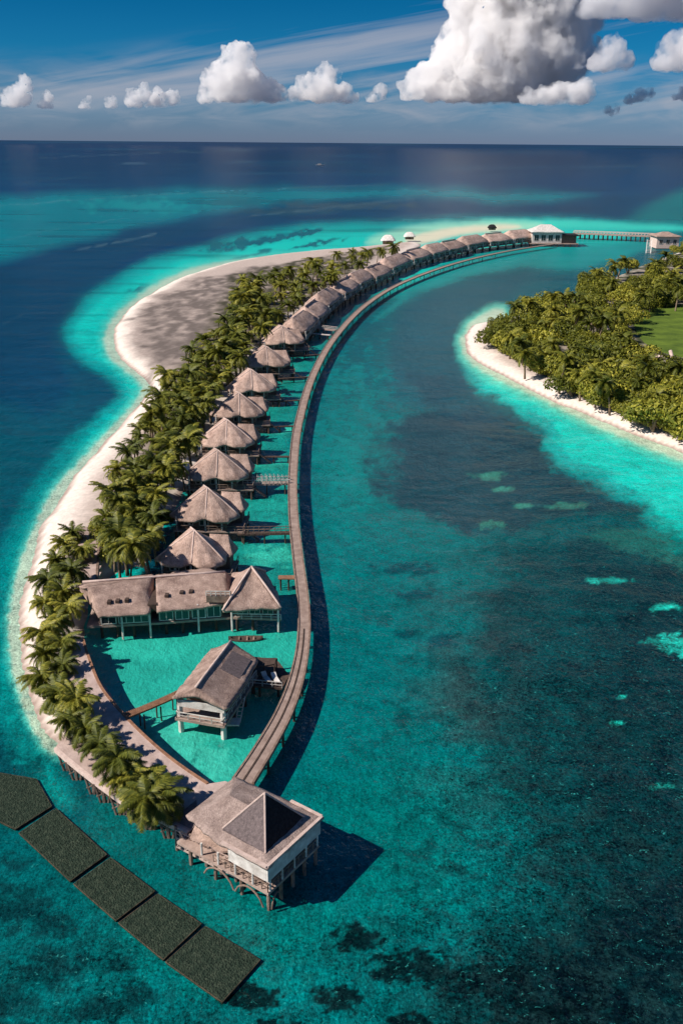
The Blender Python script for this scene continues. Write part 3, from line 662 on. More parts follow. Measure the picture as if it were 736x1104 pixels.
# footbridge palm strip - bungalow
a = G(134, 772, 2.9); b = G(205, 741, 2.6); root = thing('footbridge', (a.x, a.y, 0), 'narrow red brown wooden footbridge from the palm strip to the lone bungalow', 'footbridge')
b = b-Vector((a.x, a.y, 0)); a0 = Vector((0, 0, 2.9)); pts = [a0.lerp(b, k/16)+Vector((0, 0, -.15*math.sin(math.pi*k/16))) for k in range(17)]
dk = MB().ribbon(pts, 1.15, .2); 
for k in range(40):
    p = a0.lerp(b, k/39); d = (b-a0).normalized(); x = Vector((d.y, -d.x, 0)); dk.beam(p-x*.62+Vector((0, 0, .04-.15*math.sin(math.pi*k/39))), p+x*.62+Vector((0, 0, .04-.15*math.sin(math.pi*k/39))), .12, .06)
dk.build('deck', M['rwood'], root)
rl = MB(); railing(rl, [tuple(a0.lerp(b, .72)+x*.55), tuple(b+x*.55)], .7, 1.0); rl.build('railing', M['rwood'], root)
for k in (4, 8, 12):
    for sg in (-.5, .5): q = pts[k]+x*sg; MB().tube([(q.x, q.y, -1.5), (q.x, q.y, 2.15)], .1, 6).build('piling', M['dwood'], root)

# dark rowing boat
c = G(265, 690, 0); bt = thing('rowing_boat', (c.x, c.y, 0), 'small dark wooden boat afloat behind the lone bungalow', 'boat', None, .05)
hullv = []; ff = []; ns = 13
for i in range(ns):
    t = i/(ns-1)*2-1; w = .75*(1-abs(t)**2.6)+.02; z = .35+.35*abs(t)**3
    for wx, zz in ((-w, z), (-w*.75, -.15), (0, -.3), (w*.75, -.15), (w, z), (w*.85, z-.03), (w*.6, .05), (-w*.6, .05), (-w*.85, z-.03)): hullv.append((t*2.6, wx, zz))
for i in range(ns-1):
    for k in range(9): ff.append((i*9+k, i*9+(k+1) % 9, (i+1)*9+(k+1) % 9, (i+1)*9+k))
ff += [tuple(range(9)), tuple((ns-1)*9+k for k in range(8, -1, -1))]
MB().add(hullv, ff).build('hull', M['dwood'], bt, True)
for x_ in (-1, .2, 1.2): MB().box(x_-.12, x_+.12, -.6, .6, .25, .3).build('thwart', M['wood'], bt)

# ------------------------------------------------------------------ BOARDWALK
zb = 2.6
bwpx = [(262, 842), (285, 806), (306, 768), (320, 730), (327, 690), (327, 650), (321, 600), (316, 550), (316, 505), (322, 455), (338, 403), (362, 362), (395, 328), (435, 304), (490, 284), (545, 271), (596, 263)]
bw = [Vector(p) for p in crom([tuple(G(a, b, zb)) for a, b in bwpx], 16)]
c = bw[0].copy(); walk = thing('boardwalk', (c.x, c.y, 0), 'long curved timber boardwalk on pilings sweeping from the near pavilion past the villas', 'boardwalk')
off = Vector((c.x, c.y, 0)); bwl = [p-off for p in bw]
n = len(bwl); wd = [2.7-.75*min(1, i/60)+1.2*max(0, (i-120)/140) for i in range(n)]
MB().ribbon(bwl, [w-.5 for w in wd], .22).build('deck', M['deck'], walk)
for sg in (-1, 1):
    e = []
    for i, p in enumerate(bwl):
        d = (bwl[min(i+1, n-1)]-bwl[max(i-1, 0)]); d.normalize(); e.append(p+Vector((d.y, -d.x, 0))*sg*(wd[i]/2-.12)+Vector((0, 0, .12)))
    MB().ribbon(e, .26, .5).build('edge_beam', M['wood'], walk)
# central seam seen on the near stretch
MB().ribbon([p+Vector((0, 0, .05)) for p in bwl[:70]], .22, .04).build('centre_strip', M['dwood'], walk)
acc = 0; last = bwl[0]; stp = 5.0; cnt = 0
for i in range(1, n):
    acc += (bwl[i]-last).length; last = bwl[i]
    if acc > stp and cnt < 49:
        acc = 0; cnt += 1; stp = 5+cnt*.22; d = (bwl[min(i+1, n-1)]-bwl[i-1]).normalized(); x = Vector((d.y, -d.x, 0))
        for sg in (-1, 1):
            q = bwl[i]+x*sg*(wd[i]/2-.3); MB().tube([(q.x, q.y, -1.5), (q.x, q.y, 2.35)], .17, 6).build('piling', M['dwood'], walk)

# link jetties villa -> boardwalk
def jetty(a, b, z, w, label, rail=True, mt='deck', step=4, rm='white', grp='footbridges and stand-in shadow strips from the villas to the boardwalk', cover=False):
    A = G(*a, z); Bv = G(*b, z); r = thing('jetty', (A.x, A.y, 0), label, 'footbridge', grp)
    p0 = Vector((0, 0, z)); p1 = Vector((Bv.x-A.x, Bv.y-A.y, z)); d = (p1-p0).normalized(); x = Vector((d.y, -d.x, 0)); L = (p1-p0).length
    MB().ribbon([p0.lerp(p1, k/8) for k in range(9)], w, .2).build('deck', M[mt], r)
    if rail:
        for sg in (-1, 1):
            rl = MB(); railing(rl, [tuple(p0+x*sg*(w/2-.08)), tuple(p1+x*sg*(w/2-.08))], 1.0, 1.0); rl.build('railing', M[rm], r)
    m = max(2, int(L/step))
    for k in range(m+1):
        for sg in (-1, 1):
            q = p0.lerp(p1, (k+.3)/(m+.6))+x*sg*(w/2-.25); MB().tube([(q.x, q.y, -1.5), (q.x, q.y, z-.2)], .13, 6).build('piling', M['dwood'], r)
    return r, p0, p1, x
r, p0, p1, x = jetty((262, 521), (313, 520), 2.4, 2.2, 'pale slatted footbridge with white arched rails, middle one beyond the long hall')
for sg in (-1, 1):      # pale slatted side screens
    mbx = MB()
    for k in range(9):
        q = p0.lerp(p1, .25+k*.088)+x*sg*1.05; mbx.beam((q.x-.38, q.y, q.z+.15), (q.x-.38, q.y, q.z+1.3+.35*math.sin(k/8*math.pi)), .12, .1); mbx.beam((q.x, q.y, q.z+.6+.3*math.sin(k/8*math.pi)), (q.x+.05, q.y, q.z+.61+.3*math.sin(k/8*math.pi)), .5, .9)
    mbx.build('screen', M['white'], r)
jetty((256, 575), (314, 574), 2.0, 1.5, 'low dark timber footbridge with weathered rails, second beyond the long hall', True, 'dwood', rm='wood')
jetty((300, 622), (322, 622), 2.3, 1.3, 'short brown link footbridge behind the long hall roof', False, 'rwood')
jetty((330, 352), (362, 356), 2.3, 2.6, 'railed white footbridge among the far villas, where the boardwalk bends', True)
jetty((333, 359), (356, 361), 2.0, 1.2, 'bare lower footbridge just below the railed one at the far bend', False, 'white')
for (a, b, k) in (((275, 492), (315, 492), 'between third and fourth villas'), ((284, 460), (319, 459), 'beside the fourth villa'), ((290, 433), (326, 431), 'beside the fifth villa'), ((300, 408), (333, 406), 'beside the sixth villa'), ((312, 384), (344, 382), 'beside the seventh villa')):  # dark strips added where only shadow bands cross the water
    jetty(a, b, 1.6, .9, 'thin dark plank strip standing in for a shadow band '+k, False, 'dwood')

# ------------------------------------------------------------------ PALM STRIP PROMENADE with pilings
zd = 3.0
pp = [(90, 690), (97, 712), (110, 742), (135, 772), (160, 797), (190, 822), (224, 845), (243, 842), (262, 850), (238, 872), (203, 897), (172, 881), (138, 866), (104, 842), (76, 820), (60, 806), (70, 790), (72, 750), (66, 715), (74, 692)]
c = G(150, 830, 0); prom = thing('promenade', (c.x, c.y, 0), 'pinkish paved promenade strip under the palms, carried on timber pilings over the water', 'promenade')
def lc(px, py, z): p = G(px, py, z); return (p.x-c.x, p.y-c.y)
MB().slab([lc(a, b, zd) for a, b in pp], 2.6, zd).build('deck', M['stone'], prom)
inner = [Vector((*lc(a, b, zd), zd+.1)) for a, b in pp[0:7]]; inner = crom([tuple(v) for v in inner], 5)
MB().ribbon(inner, .35, .7).build('kerb', M['rwood'], prom)
outer = crom([(*lc(a, b, zd), zd+.05) for a, b in pp[10:16]], 5)
MB().ribbon(outer, .4, .6).build('kerb', M['cap'], prom)
for (px, py) in ((70, 813), (80, 823), (99, 838), (110, 847), (127, 860), (142, 868), (160, 876), (180, 885), (196, 893)):
    q = Vector((*lc(px, py, 2.6), 0)); pr_ = MB()
    pr_.tube([(q.x, q.y+.5, -1.5), (q.x, q.y+.3, 2.6)], .24, 6)
    for dx in (-.9, .9): pr_.tube([(q.x+dx*.2, q.y+.4, -1.4), (q.x+dx, q.y+.3, 2.6)], .15, 6)
    pr_.beam((q.x-.8, q.y+.25, .9), (q.x+.8, q.y+.3, 1.7), .12); pr_.beam((q.x+.8, q.y+.2, .7), (q.x-.8, q.y+.3, 1.9), .1)
    pr_.build('piling', M['wood'], prom)
# plank path at the plaza above the hall
c2 = G(98, 600, 0); pth = thing('plank_path', (c2.x, c2.y, 0), 'grey plank path with wide treads leading down to the long hall', 'path')
for k in range(9):
    t = k/8; a = G(86+2*t, 570+t*58, 2.2); b = G(109-2*t, 570+t*58, 2.2)
    MB().box(a.x-c2.x, b.x-c2.x, a.y-c2.y-1.9, a.y-c2.y+1.0+.6*t, 1.5, 2.2-.02*(k % 2)).build('tread', M['stone'], pth)
e = [Vector((G(108, 566, 2.2).x-c2.x, G(108, 566, 2.2).y-c2.y, 2.35)), Vector((G(104, 632, 2.2).x-c2.x, G(104, 632, 2.2).y-c2.y, 2.35))]
MB().ribbon([e[0].lerp(e[1], k/4) for k in range(5)], .4, .8).build('kerb', M['wood'], pth)

# ------------------------------------------------------------------ NEAR PAVILION
c = G(268, 930, 0); pav = thing('near_pavilion', (c.x, c.y, 0), 'large stilt pavilion in front, flat pinkish roof with shade-darkened pyramid skylight and white fascia', 'pavilion')
def V3(a, b, z): p = G(a, b, z); return Vector((p.x-c.x, p.y-c.y, z))
ze = 6.0
cr = V3(336, 889, ze); cf = V3(289, 932, ze); ca_ = V3(250, 838, ze+.3)
ux = (cr-cf); ux.z = 0; wR = ux.length; ux.normalize(); uy = Vector((-ux.y, ux.x, 0))      # ux along the shaded right face, uy away to the back-left
def pp3(a, b, z): p = cf+ux*a+uy*b; return Vector((p.x, p.y, z))
DL = (ca_-cr).dot(uy)
wR = max(wR, 8)
# stepped flat roof: a broad plate with upturned bright rim
rp = [pp3(-.5, -.3, ze), pp3(wR+.5, -.3, ze), pp3(wR+.5, DL*.35, ze), pp3(wR+.2, DL+.2, ze-.2), pp3(.6, DL+.2, ze-.2), pp3(-.5, DL*.55, ze-.1)]
tc_ = pp3(wR*.5, DL*.4, 0)
thatch([tuple(p) for p in rp], tuple(pp3(wR*.5, wR*.5, 0))[:2], tuple(pp3(wR*.5, DL*.75, 0))[:2], ze+1.5, .22, .05, 8, .06, .6, 71).build('roof', M['pthatch'], pav, True)
# pyramid
pb = [pp3(.7, .9, ze+.35), pp3(wR-1.0, 1.0, ze+.35), pp3(wR-1.3, wR*.8, ze+.6), pp3(.7, wR*.8, ze+.6)]
apx = pp3(wR*.46, wR*.42, ze+4.4)
def pyr(a, b): 
    return MB().add([pb[a], pb[b], apx, pb[a]-Vector((0, 0, .6)), pb[b]-Vector((0, 0, .6)), apx-Vector((0, 0, .6))], [(0, 1, 2), (5, 4, 3), (0, 3, 4, 1), (1, 4, 5, 2), (2, 5, 3, 0)])
pyr(0, 1).build('skylight_face', M['dthatch_shade'], pav); pyr(1, 2).build('skylight_face', M['dthatch_shade'], pav)  # near-black material paints shade onto the right-hand faces
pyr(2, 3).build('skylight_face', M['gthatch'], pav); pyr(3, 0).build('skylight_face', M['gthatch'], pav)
cp = MB()
for q in pb: cp.tube([apx, q], .1, 6)
cp.build('hip_trim', M['cap'], pav)
rimm = MB()
rr_ = [pp3(-.35, -.15, ze+.06), pp3(wR+.35, -.15, ze+.06)]
rimm.beam(rr_[0], rr_[1], .35, .22); rimm.beam(pp3(-.35, -.15, ze+.06), pp3(-.35, DL*.5, ze), .35, .22); rimm.beam(pp3(wR+.35, -.15, ze+.06), pp3(wR+.45, DL*.35, ze), .35, .22)
rimm.build('rim', M['cap'], pav)
def pslab(a0, a1, b0, b1, z0, z1): return MB().slab([tuple(pp3(a0, b0, 0))[:2], tuple(pp3(a1, b0, 0))[:2], tuple(pp3(a1, b1, 0))[:2], tuple(pp3(a0, b1, 0))[:2]], z0, z1)
pslab(-.2, wR+.2, -.1, .15, 4.0, ze-.25).build('fascia', M['white'], pav)
pslab(-.2, .05, .17, wR*.62, 4.0, ze-.25).build('fascia', M['white'], pav)
pslab(wR-.05, wR+.2, .17, DL*.5, 4.0, ze-.25).build('fascia', M['white'], pav)
pslab(1.6, wR-.8, 1.8, DL-1, 2.5, ze-.3).build('wall', M['wall'], pav)
pslab(-.1, wR+.1, .0, DL+1, 2.2, 2.5).build('deck', M['deck'], pav)
# ground stilts, arched braces
for a_ in np.linspace(.3, wR-.1, 5):
    for b_ in np.linspace(.3, DL-.5, 4):
        q = pp3(a_, b_, 0); MB().tube([(q.x, q.y, -1.5), (q.x, q.y, 2.2)], .2, 7).build('stilt', M['wood'], pav)
for a_ in np.linspace(.3, wR-.1, 5):
    q = pp3(a_, .1, 0); MB().tube([(q.x, q.y, 2.5), (q.x, q.y, 4.0)], .12, 6).build('post', M['white'], pav)
for b_ in np.linspace(2, wR*1.1, 4):
    q = pp3(0, b_, 0); MB().tube([(q.x, q.y, 2.5), (q.x, q.y, 4.0)], .12, 6).build('post', M['white'], pav)
for (s0, s1) in (((0, .6), (0, 4.2)), ((0, 4.4), (0, 8.4)), ((.3, -.25), (1.9, -.25))):
    ps = []
    for k in range(11):
        t = k/10; q = pp3(s0[0]+(s1[0]-s0[0])*t, s0[1]+(s1[1]-s0[1])*t, 0); w_ = Vector((-.12, -.12, 0)); ps.append((q.x+w_.x, q.y+w_.y, .5+1.5*abs(math.sin(math.pi*t))**.6))
    MB().tube(ps, .1, 7).build('arch', M['wood'], pav)
rl = MB(); railing(rl, [tuple(pp3(0, wR*.9, 2.5)), tuple(pp3(0, .1, 2.5)), tuple(pp3(wR, .1, 2.5))], .95, .8); rl.build('railing', M['wood'], pav)
# lower side roof over the arrival stairs
sr = [V3(214, 880, 4.2), V3(228, 868, 4.8), V3(262, 900, 4.4), V3(262, 915, 3.6), V3(240, 918, 3.4), V3(205, 903, 3.3)]
MB().add([tuple(p) for p in sr]+[(p.x, p.y, p.z-.25) for p in sr], [(0, 1, 2, 3, 4, 5), (11, 10, 9, 8, 7, 6)]+[(i, (i+1) % 6, 6+(i+1) % 6, 6+i) for i in range(6)]).build('lean_to_roof', M['thatch'], pav)
s2 = [V3(183, 886, 2.9), V3(212, 862, 4.0), V3(214, 884, 3.4), V3(200, 905, 2.6)]
MB().add([tuple(p) for p in s2]+[(p.x, p.y, p.z-.2) for p in s2], [(0, 1, 2, 3), (7, 6, 5, 4)]+[(i, (i+1) % 4, 4+(i+1) % 4, 4+i) for i in range(4)]).build('porch_roof', M['gthatch'], pav)
pf = [V3(188, 900, 2.0), V3(205, 880, 2.0), V3(262, 910, 2.0), V3(256, 935, 2.0)]
MB().slab([(p.x, p.y) for p in pf], 1.7, 2.0).build('porch_floor', M['wood'], pav)
for a, b in ((190, 902), (206, 911), (222, 919), (238, 927), (254, 935)):
    q = V3(a, b, 1.8); MB().tube([(q.x, q.y, -1.5), (q.x, q.y, 3.2)], .16, 6).build('post', M['wood'], pav)
lt = MB(); A_ = V3(190, 902, 2.0); B2 = V3(254, 935, 2.0)
for k in range(14):
    q = A_.lerp(B2, k/13); q2 = A_.lerp(B2, min(1, (k+1.2)/13)); lt.beam((q.x, q.y, .7), (q2.x, q2.y, 1.9), .09); lt.beam((q2.x, q2.y, .7), (q.x, q.y, 1.9), .09)
lt.beam((A_.x, A_.y, .7), (B2.x, B2.y, .7), .16); lt.beam((A_.x, A_.y, 1.95), (B2.x, B2.y, 1.95), .16); railing(lt, [tuple(A_), tuple(B2)], .9, .6)
lt.build('lattice', M['cap'], pav)

# ------------------------------------------------------------------ FAR END PAVILION + PIER + GATEHOUSE
c = G(590, 266, 0); ep = thing('end_pavilion', (c.x, c.y, 0), 'white pavilion with pale hipped roof at the far end of the boardwalk', 'pavilion')
k_ = mpp(590, 262, 3)
def E(a, b, z): p = G(a, b, z); return Vector((p.x-c.x, p.y-c.y, z))
w0 = E(573, 262, 2.4); w1 = E(604, 262, 2.4); dd = 16
MB().box(w0.x, w1.x, w0.y, w0.y+dd, 2.4, 10.5).build('wall', M['white'], ep)
thatch([(w0.x-1.5, w0.y-1.5, 10.4), (w1.x+1.5, w0.y-1.5, 10.4), (w1.x+1.5, w0.y+dd+1.5, 10.4), (w0.x-1.5, w0.y+dd+1.5, 10.4)], (w0.x+7, w0.y+dd/2), (w1.x-7, w0.y+dd/2), 15, .5, .2, 8, .1, 1.5, 90).build('roof', M['white'], ep, True)
MB().box(w0.x-2, w1.x+12, w0.y-3, w0.y+dd+4, 1.9, 2.39).build('deck', M['deck'], ep)
MB().box(w1.x+.01, w1.x+11, w0.y+1, w0.y+dd-2, 2.4, 7.5).build('side_wing', M['wall'], ep)
MB().box(w1.x+.3, w1.x+12.5, w0.y-1, w0.y+dd-1, 7.51, 8.3).build('wing_roof', M['dthatch_shade'], ep)
for x_ in np.linspace(w0.x+3, w1.x-3, 4): window(ep, x_, w0.y-.06, 4, 3.4, 4.2)
for x_ in np.linspace(w0.x-1, w1.x+11, 8):
    for y_ in (-2.5, dd+3): MB().tube([(x_, w0.y+y_, -1.5), (x_, w0.y+y_, 1.9)], .35, 6).build('stilt', M['dwood'], ep)
c = G(618, 252, 0); zp = 4.5; A = G(618, 251, zp); Bq = G(708, 254.5, zp)
pier = thing('pier', (A.x, A.y, 0), 'straight timber pier linking the far pavilion to the gatehouse on the right island', 'pier')
p0 = Vector((0, 0, zp)); p1 = Bq-Vector((A.x, A.y, 0)); mid = (p0+p1)/2
MB().ribbon([p0.lerp(p1, k/20) for k in range(21)], 7, .8).build('deck', M['deck'], pier)
rl = MB(); d = (p1-p0).normalized(); x = Vector((d.y, -d.x, 0))
for sg in (-1, 1):
    for k in range(28):
        q = p0.lerp(p1, k/27)+x*sg*3.3; rl.beam(q, q+Vector((0, 0, 1.6)), .3)
    rl.beam(p0+x*sg*3.3+Vector((0, 0, 1.6)), p1+x*sg*3.3+Vector((0, 0, 1.6)), .35)
rl.build('railing', M['cap'], pier)
for k in range(18):
    for sg in (-1, 1): q = p0.lerp(p1, (k+.5)/18)+x*sg*2.8; MB().tube([(q.x, q.y, -1.5), (q.x, q.y, zp-.6)], .35, 6).build('piling', M['dwood'], pier)
c = G(715, 268, 0); gh = thing('gatehouse', (c.x, c.y, 0), 'pale square gatehouse at the right end of the far pier', 'gatehouse')
MB().box(-7, 9, -4, 12, .5, 9).build('wall', M['cap'], gh)
thatch([(-8.5, -5.5, 9), (10.5, -5.5, 9), (10.5, 13.5, 9), (-8.5, 13.5, 9)], (-1, 4), (3, 4), 11.5, .5, .2, 7, .1, 1.5, 95).build('roof', M['thatch'], gh, True)
for x_ in (-4, 1, 6): window(gh, x_, -4.06, 3.5, 2.6, 3.2)
c = G(700, 272, 0); la = thing('water_stairs', (c.x, c.y, 0), 'white open stairs going down to the water beside the gatehouse', 'stairs')
for s_ in (-1.6, 1.6): MB().beam((s_, 4, 8), (s_-3, -6, -.5), .5).build('rail', M['white'], la)
tr = MB()
for k in range(10): t = k/9; tr.beam((-1.6-3*t, 4-10*t, 7.6-8*t), (1.6-3*t, 4-10*t, 7.6-8*t), .6, .3)
tr.build('tread', M['white'], la)
# white huts left of the far villas, and island huts
def hut(px, py, w, label, m='white', rz=0, grp=None):
    z = 2.2; c = G(px, py, z); k = mpp(px, py, z); s = w*k/2
    t = thing('hut', (c.x, c.y, 1.6), label, 'hut', grp, rz)
    MB().box(-s*.75, s*.75, -s*.6, s*.6, 0, s*.55).build('wall', M['wall'], t)
    thatch([(-s, -s*.85, s*.5), (0, -s*.95, s*.55), (s, -s*.85, s*.5), (s*1.05, 0, s*.5), (s, s*.85, s*.5), (-s, s*.85, s*.5), (-s*1.05, 0, s*.5)], (-s*.3, 0), (s*.3, 0), s*1.25, .3, -.15*s, 7, .1, max(.5, s*.3), int(px)).build('roof', M[m], t, True)
    MB().box(-s*.2, s*.2, -s*.64, -s*.605, 0, s*.45).build('door', M['dwood'], t)
hut(418, 262, 15, 'pale domed hut left of the far villas, nearer the palm belt')
hut(441, 257, 12, 'pale domed hut left of the far villas, the farther one on the sandbar')
hut(530, 247, 9, 'tiny dark topped hut on the sandbar behind the farthest villas', 'dthatch_shade')
hut(592, 364, 15, 'small grey roofed hut half hidden at the beach edge of the right island', 'cap')
hut(687, 411, 17, 'grey roofed hut low among shrubs on the right island, left of its neighbour', 'cap')
hut(708, 415, 20, 'dark fronted hut among shrubs near the right picture edge', 'gthatch')

# ------------------------------------------------------------------ FLOATING REEF MATS
mm, nt, b = mat('mesh_mat'); N = nt.nodes.new; L = nt.links.new
tc = N('ShaderNodeTexCoord'); vo = N('ShaderNodeTexVoronoi'); vo.inputs['Scale'].default_value = 5; L(tc.outputs['Object'], vo.inputs[0])
nn = N('ShaderNodeTexNoise'); nn.inputs['Scale'].default_value = 2.2; nn.inputs['Detail'].default_value = 8; nn.inputs['Roughness'].default_value = .75; L(tc.outputs['Object'], nn.inputs[0])
r_ = ramp(nt, [(.34, (.010, .020, .014)), (.52, (.024, .036, .024)), (.7, (.06, .075, .05))]); L(nn.outputs[0], r_.inputs[0]); L(r_.outputs[0], b.inputs['Base Color'])
b.inputs['Roughness'].default_value = .95; b.inputs['Specular IOR Level'].default_value = .1
bpn = N('ShaderNodeBump'); bpn.inputs['Strength'].default_value = .9; bpn.inputs['Distance'].default_value = .14; L(vo.outputs['Distance'], bpn.inputs['Height']); L(bpn.outputs[0], b.inputs['Normal'])
M['mat'] = mm; M['matedge'] = noisy('mat_edge', (.02, .018, .012), (.09, .07, .045), 2, .95, .6)
mats = [([(-40, 828), (0, 831), (40, 838), (58, 868), (17, 893), (-18, 876), (-46, 852)], 'leftmost, cut by the left picture edge'),
        ([(60, 869), (117, 920), (76, 949), (19, 896)], 'second from the left end of the chain'),
        ([(119, 922), (168, 959), (125, 991), (78, 951)], 'middle one of the chain of five'),
        ([(170, 961), (218, 994), (176, 1033), (127, 993)], 'second from the right end of the chain'),
        ([(221, 996), (281, 1033), (240, 1080), (178, 1035)], 'rightmost at the free end of the chain')]
for q, lab in mats:
    w = [G(a, b, .5) for a, b in q]; c = sum(w, Vector())/len(w); w = [c+(p-c)*random.uniform(.955, .985) for p in w]; root = thing('floating_platform', (c.x, c.y, 0), 'dark rough floating reef platform, '+lab, 'floating platform', 'dark floating platforms in a chain')
    P = [Vector((p.x-c.x, p.y-c.y, 0)) for p in w]; ns = []; n = len(P)
    for i in range(n):
        for k in range(8): t = P[i].lerp(P[(i+1) % n], k/8); ns.append(t*(1+.006*mnoise.noise(t*1.5+Vector((c.x, 0, 0)))))
    K = 12; vs = []; fs = []; Nn = len(ns)
    for k in range(K):
        for p in ns:
            q_ = p*(1-k/K*.98); vs.append((q_.x, q_.y, .32+.06*mnoise.noise(Vector((q_.x+c.x, q_.y+c.y, 0))*1.3)))
    for k in range(K-1):
        for i in range(Nn): j = (i+1) % Nn; fs.append((k*Nn+i, k*Nn+j, (k+1)*Nn+j, (k+1)*Nn+i))
    fs.append(tuple((K-1)*Nn+i for i in range(Nn)))
    b0 = len(vs); vs += [(p.x, p.y, -.6) for p in ns]
    for i in range(Nn): j = (i+1) % Nn; fs.append((i, b0+i, b0+j, j))
    MB().add(vs, fs).build('mat', M['mat'], root)
    rp_ = [p*1.008+Vector((0, 0, .26)) for p in ns]; MB().tube(rp_+[rp_[0]], .07, 6).build('edge_float', M['matedge'], root, True)

# ------------------------------------------------------------------ PALMS
def palm_crown(seed, nf=22, Lf=3.9):
    r = random.Random(seed); m = MB()
    for i in range(nf):
        az = 2*math.pi*i*.618+r.uniform(-.25, .25); el = math.radians(r.uniform(-15, 68)); L = Lf*r.uniform(.8, 1.12)
        droop = r.uniform(.55, 1.0)*(1.1-.3*math.sin(el)); p = Vector((0, 0, 0)); ns = 9; ps = []
        e = el
        for k in range(ns+1):
            ps.append(p.copy()); d = Vector((math.cos(az)*math.cos(e), math.sin(az)*math.cos(e), math.sin(e))); p = p+d*L/ns; e -= droop*.24
        side = Vector((-math.sin(az), math.cos(az), 0))
        for k in range(1, ns+1):
            d = (ps[k]-ps[k-1]).normalized(); up = side.cross(d).normalized()
            if up.z < 0: up = -up
            for sg in (-1, 1):
                for h in (0, .25, .5, .75):
                    b = ps[k-1].lerp(ps[k], h); t = (k-1+h)/ns
                    ll = Lf*.27*math.sin(math.pi*min(.97, .12+t*.86))**.7*r.uniform(.8, 1.15)
                    tip = b+side*sg*ll*.8+d*ll*.55-Vector((0, 0, 1))*ll*r.uniform(.15, .5)
                    w = d*.07
                    m.add([b-w, b+w, b.lerp(tip, .55)+w*1.1-Vector((0, 0, -.04)), tip], [(0, 1, 2, 3)])
        m.add([ps[0]-side*.06, ps[0]+side*.06, ps[5]+side*.03, ps[5]-side*.03], [(0, 1, 2, 3)])
    return m
def make_palm(seed, h, lean, nf=22, Lf=3.9):
    root = thing('coconut_palm', (0, 0, 0), 'x', 'palm')
    r = random.Random(seed); a = r.uniform(0, 6.28); pts = []; n = 9
    for k in range(n): t = k/(n-1); pts.append((math.cos(a)*lean*t*t, math.sin(a)*lean*t*t, h*t))
    MB().tube(pts, [.30-.16*k/(n-1) for k in range(n)], 7).build('trunk', M['trunk'], root, True)
    palm_crown(seed, nf, Lf).build('crown', M['palm'], root, loc=(pts[-1][0], pts[-1][1], h-.1))
    return root, (pts[-1][0], pts[-1][1])
pp_ = [make_palm(40+k, 6.2+.35*k, .4+.35*k) for k in range(5)]+[make_palm(60+k, 3.2+.4*k, .3, 34, 4.0) for k in range(3)]
for p, _ in pp_: KIDS[p.name] = list(p.children)
pc = [0]; pused = set()
def palm(px, py, s, label, group=None, short=False):
    i = (pc[0]*3+1) % 5 if not short else 5+pc[0] % 3; pc[0] += 1; p, off = pp_[i]
    o = p if i not in pused else copy_tree(p); pused.add(i)
    H_ = (6.2+.35*i if i < 5 else 3.2+.4*(i-5))*s; z0 = 1.7 if not (short and py > 735) else 3.0; c = G(px, py, z0+H_); a = random.uniform(0, 6.28)
    ox = (off[0]*math.cos(a)-off[1]*math.sin(a))*s; oy = (off[0]*math.sin(a)+off[1]*math.cos(a))*s
    o.location = (c.x-ox, c.y-oy, z0-.3); o.rotation_euler = (random.uniform(-.09, .09), random.uniform(-.09, .09), a); o.scale = (s*random.uniform(.88, 1.1), s*random.uniform(.88, 1.1), s)
    tag(o, label, 'palm', group); return o
strip = [(78, 572, 'topmost palm of the near strip, beside the plank path'), (68, 584, None), (88, 590, None), (60, 602, None), (76, 612, None), (52, 622, None), (66, 636, None), (50, 648, None), (74, 652, None), (60, 668, None), (45, 680, None), (66, 690, None), (46, 704, None), (66, 716, None), (44, 728, None), (62, 744, 'near strip palm where the promenade starts to curve'),
         (80, 752, None), (74, 774, None), (92, 782, None), (106, 800, None), (122, 814, None), (134, 836, None), (156, 838, 'palm near the end of the strip, just before the last one'), (158, 858, 'last palm at the pavilion end of the near strip, fronds over the paving'), (172, 856, None)]
for px, py, l in strip:
    zone = 'upper near strip, left of the long hall roof' if py < 670 else ('middle of the near strip, left of the lagoon' if py < 750 else 'lower end of the near strip above the pilings')
    palm(px+1, py, random.uniform(.68, .95), l or 'olive palm crowded in the '+zone, 'palms of the near sand strip', True)
def scatter(polypx, want, k_sp, seed, bias=None):
    r = random.Random(seed); xs = [p[0] for p in polypx]; ys = [p[1] for p in polypx]; out = []; tries = 0
    while len(out) < want and tries < 60000:
        tries += 1; p = (r.uniform(min(xs), max(xs)), r.uniform(min(ys), max(ys)))
        if not in_poly(p, polypx): continue
        sp = k_sp*math.sqrt(max(.15, (p[1]-200)/300.)) if k_sp else 0
        if all((p[0]-q[0])**2+((p[1]-q[1])*1.5)**2 > sp*sp for q in out): out.append(p)
    return out
belt = [(418, 262), (432, 266), (400, 284), (372, 292), (345, 306), (322, 322), (305, 336), (286, 352), (268, 372), (252, 398), (240, 418), (226, 440), (212, 462), (200, 486), (190, 512), (180, 540), (168, 560), (162, 588), (148, 596), (122, 592), (112, 566), (112, 534), (128, 504), (136, 482), (152, 456), (168, 428), (174, 402), (200, 384), (212, 362), (236, 348), (246, 332), (246, 312), (262, 300), (300, 290), (340, 280), (380, 266)]
for (px, py) in scatter(belt, 150, 12, 5):
    s = 1.0+.45*max(0, min(1, (560-py)/260))
    z = ('far end of the belt, behind distant villas' if py < 320 else 'middle of the palm belt, behind the mid row villas' if py < 430 else 'near end of the palm belt, left of the nearest villas')
    palm(px, py, s*random.uniform(.7, 1.08), 'coconut palm packed in '+('the '+z), 'palms in the belt behind the villas')
palm(128, 572, 1.25, 'leaning palm at the near end of the belt, bright fronds over the dark water gap', 'palms in the belt behind the villas')
palm(146, 584, 1.1, 'lowest palm of the belt, its bare trunk rising beside the hall roof', 'palms in the belt behind the villas')
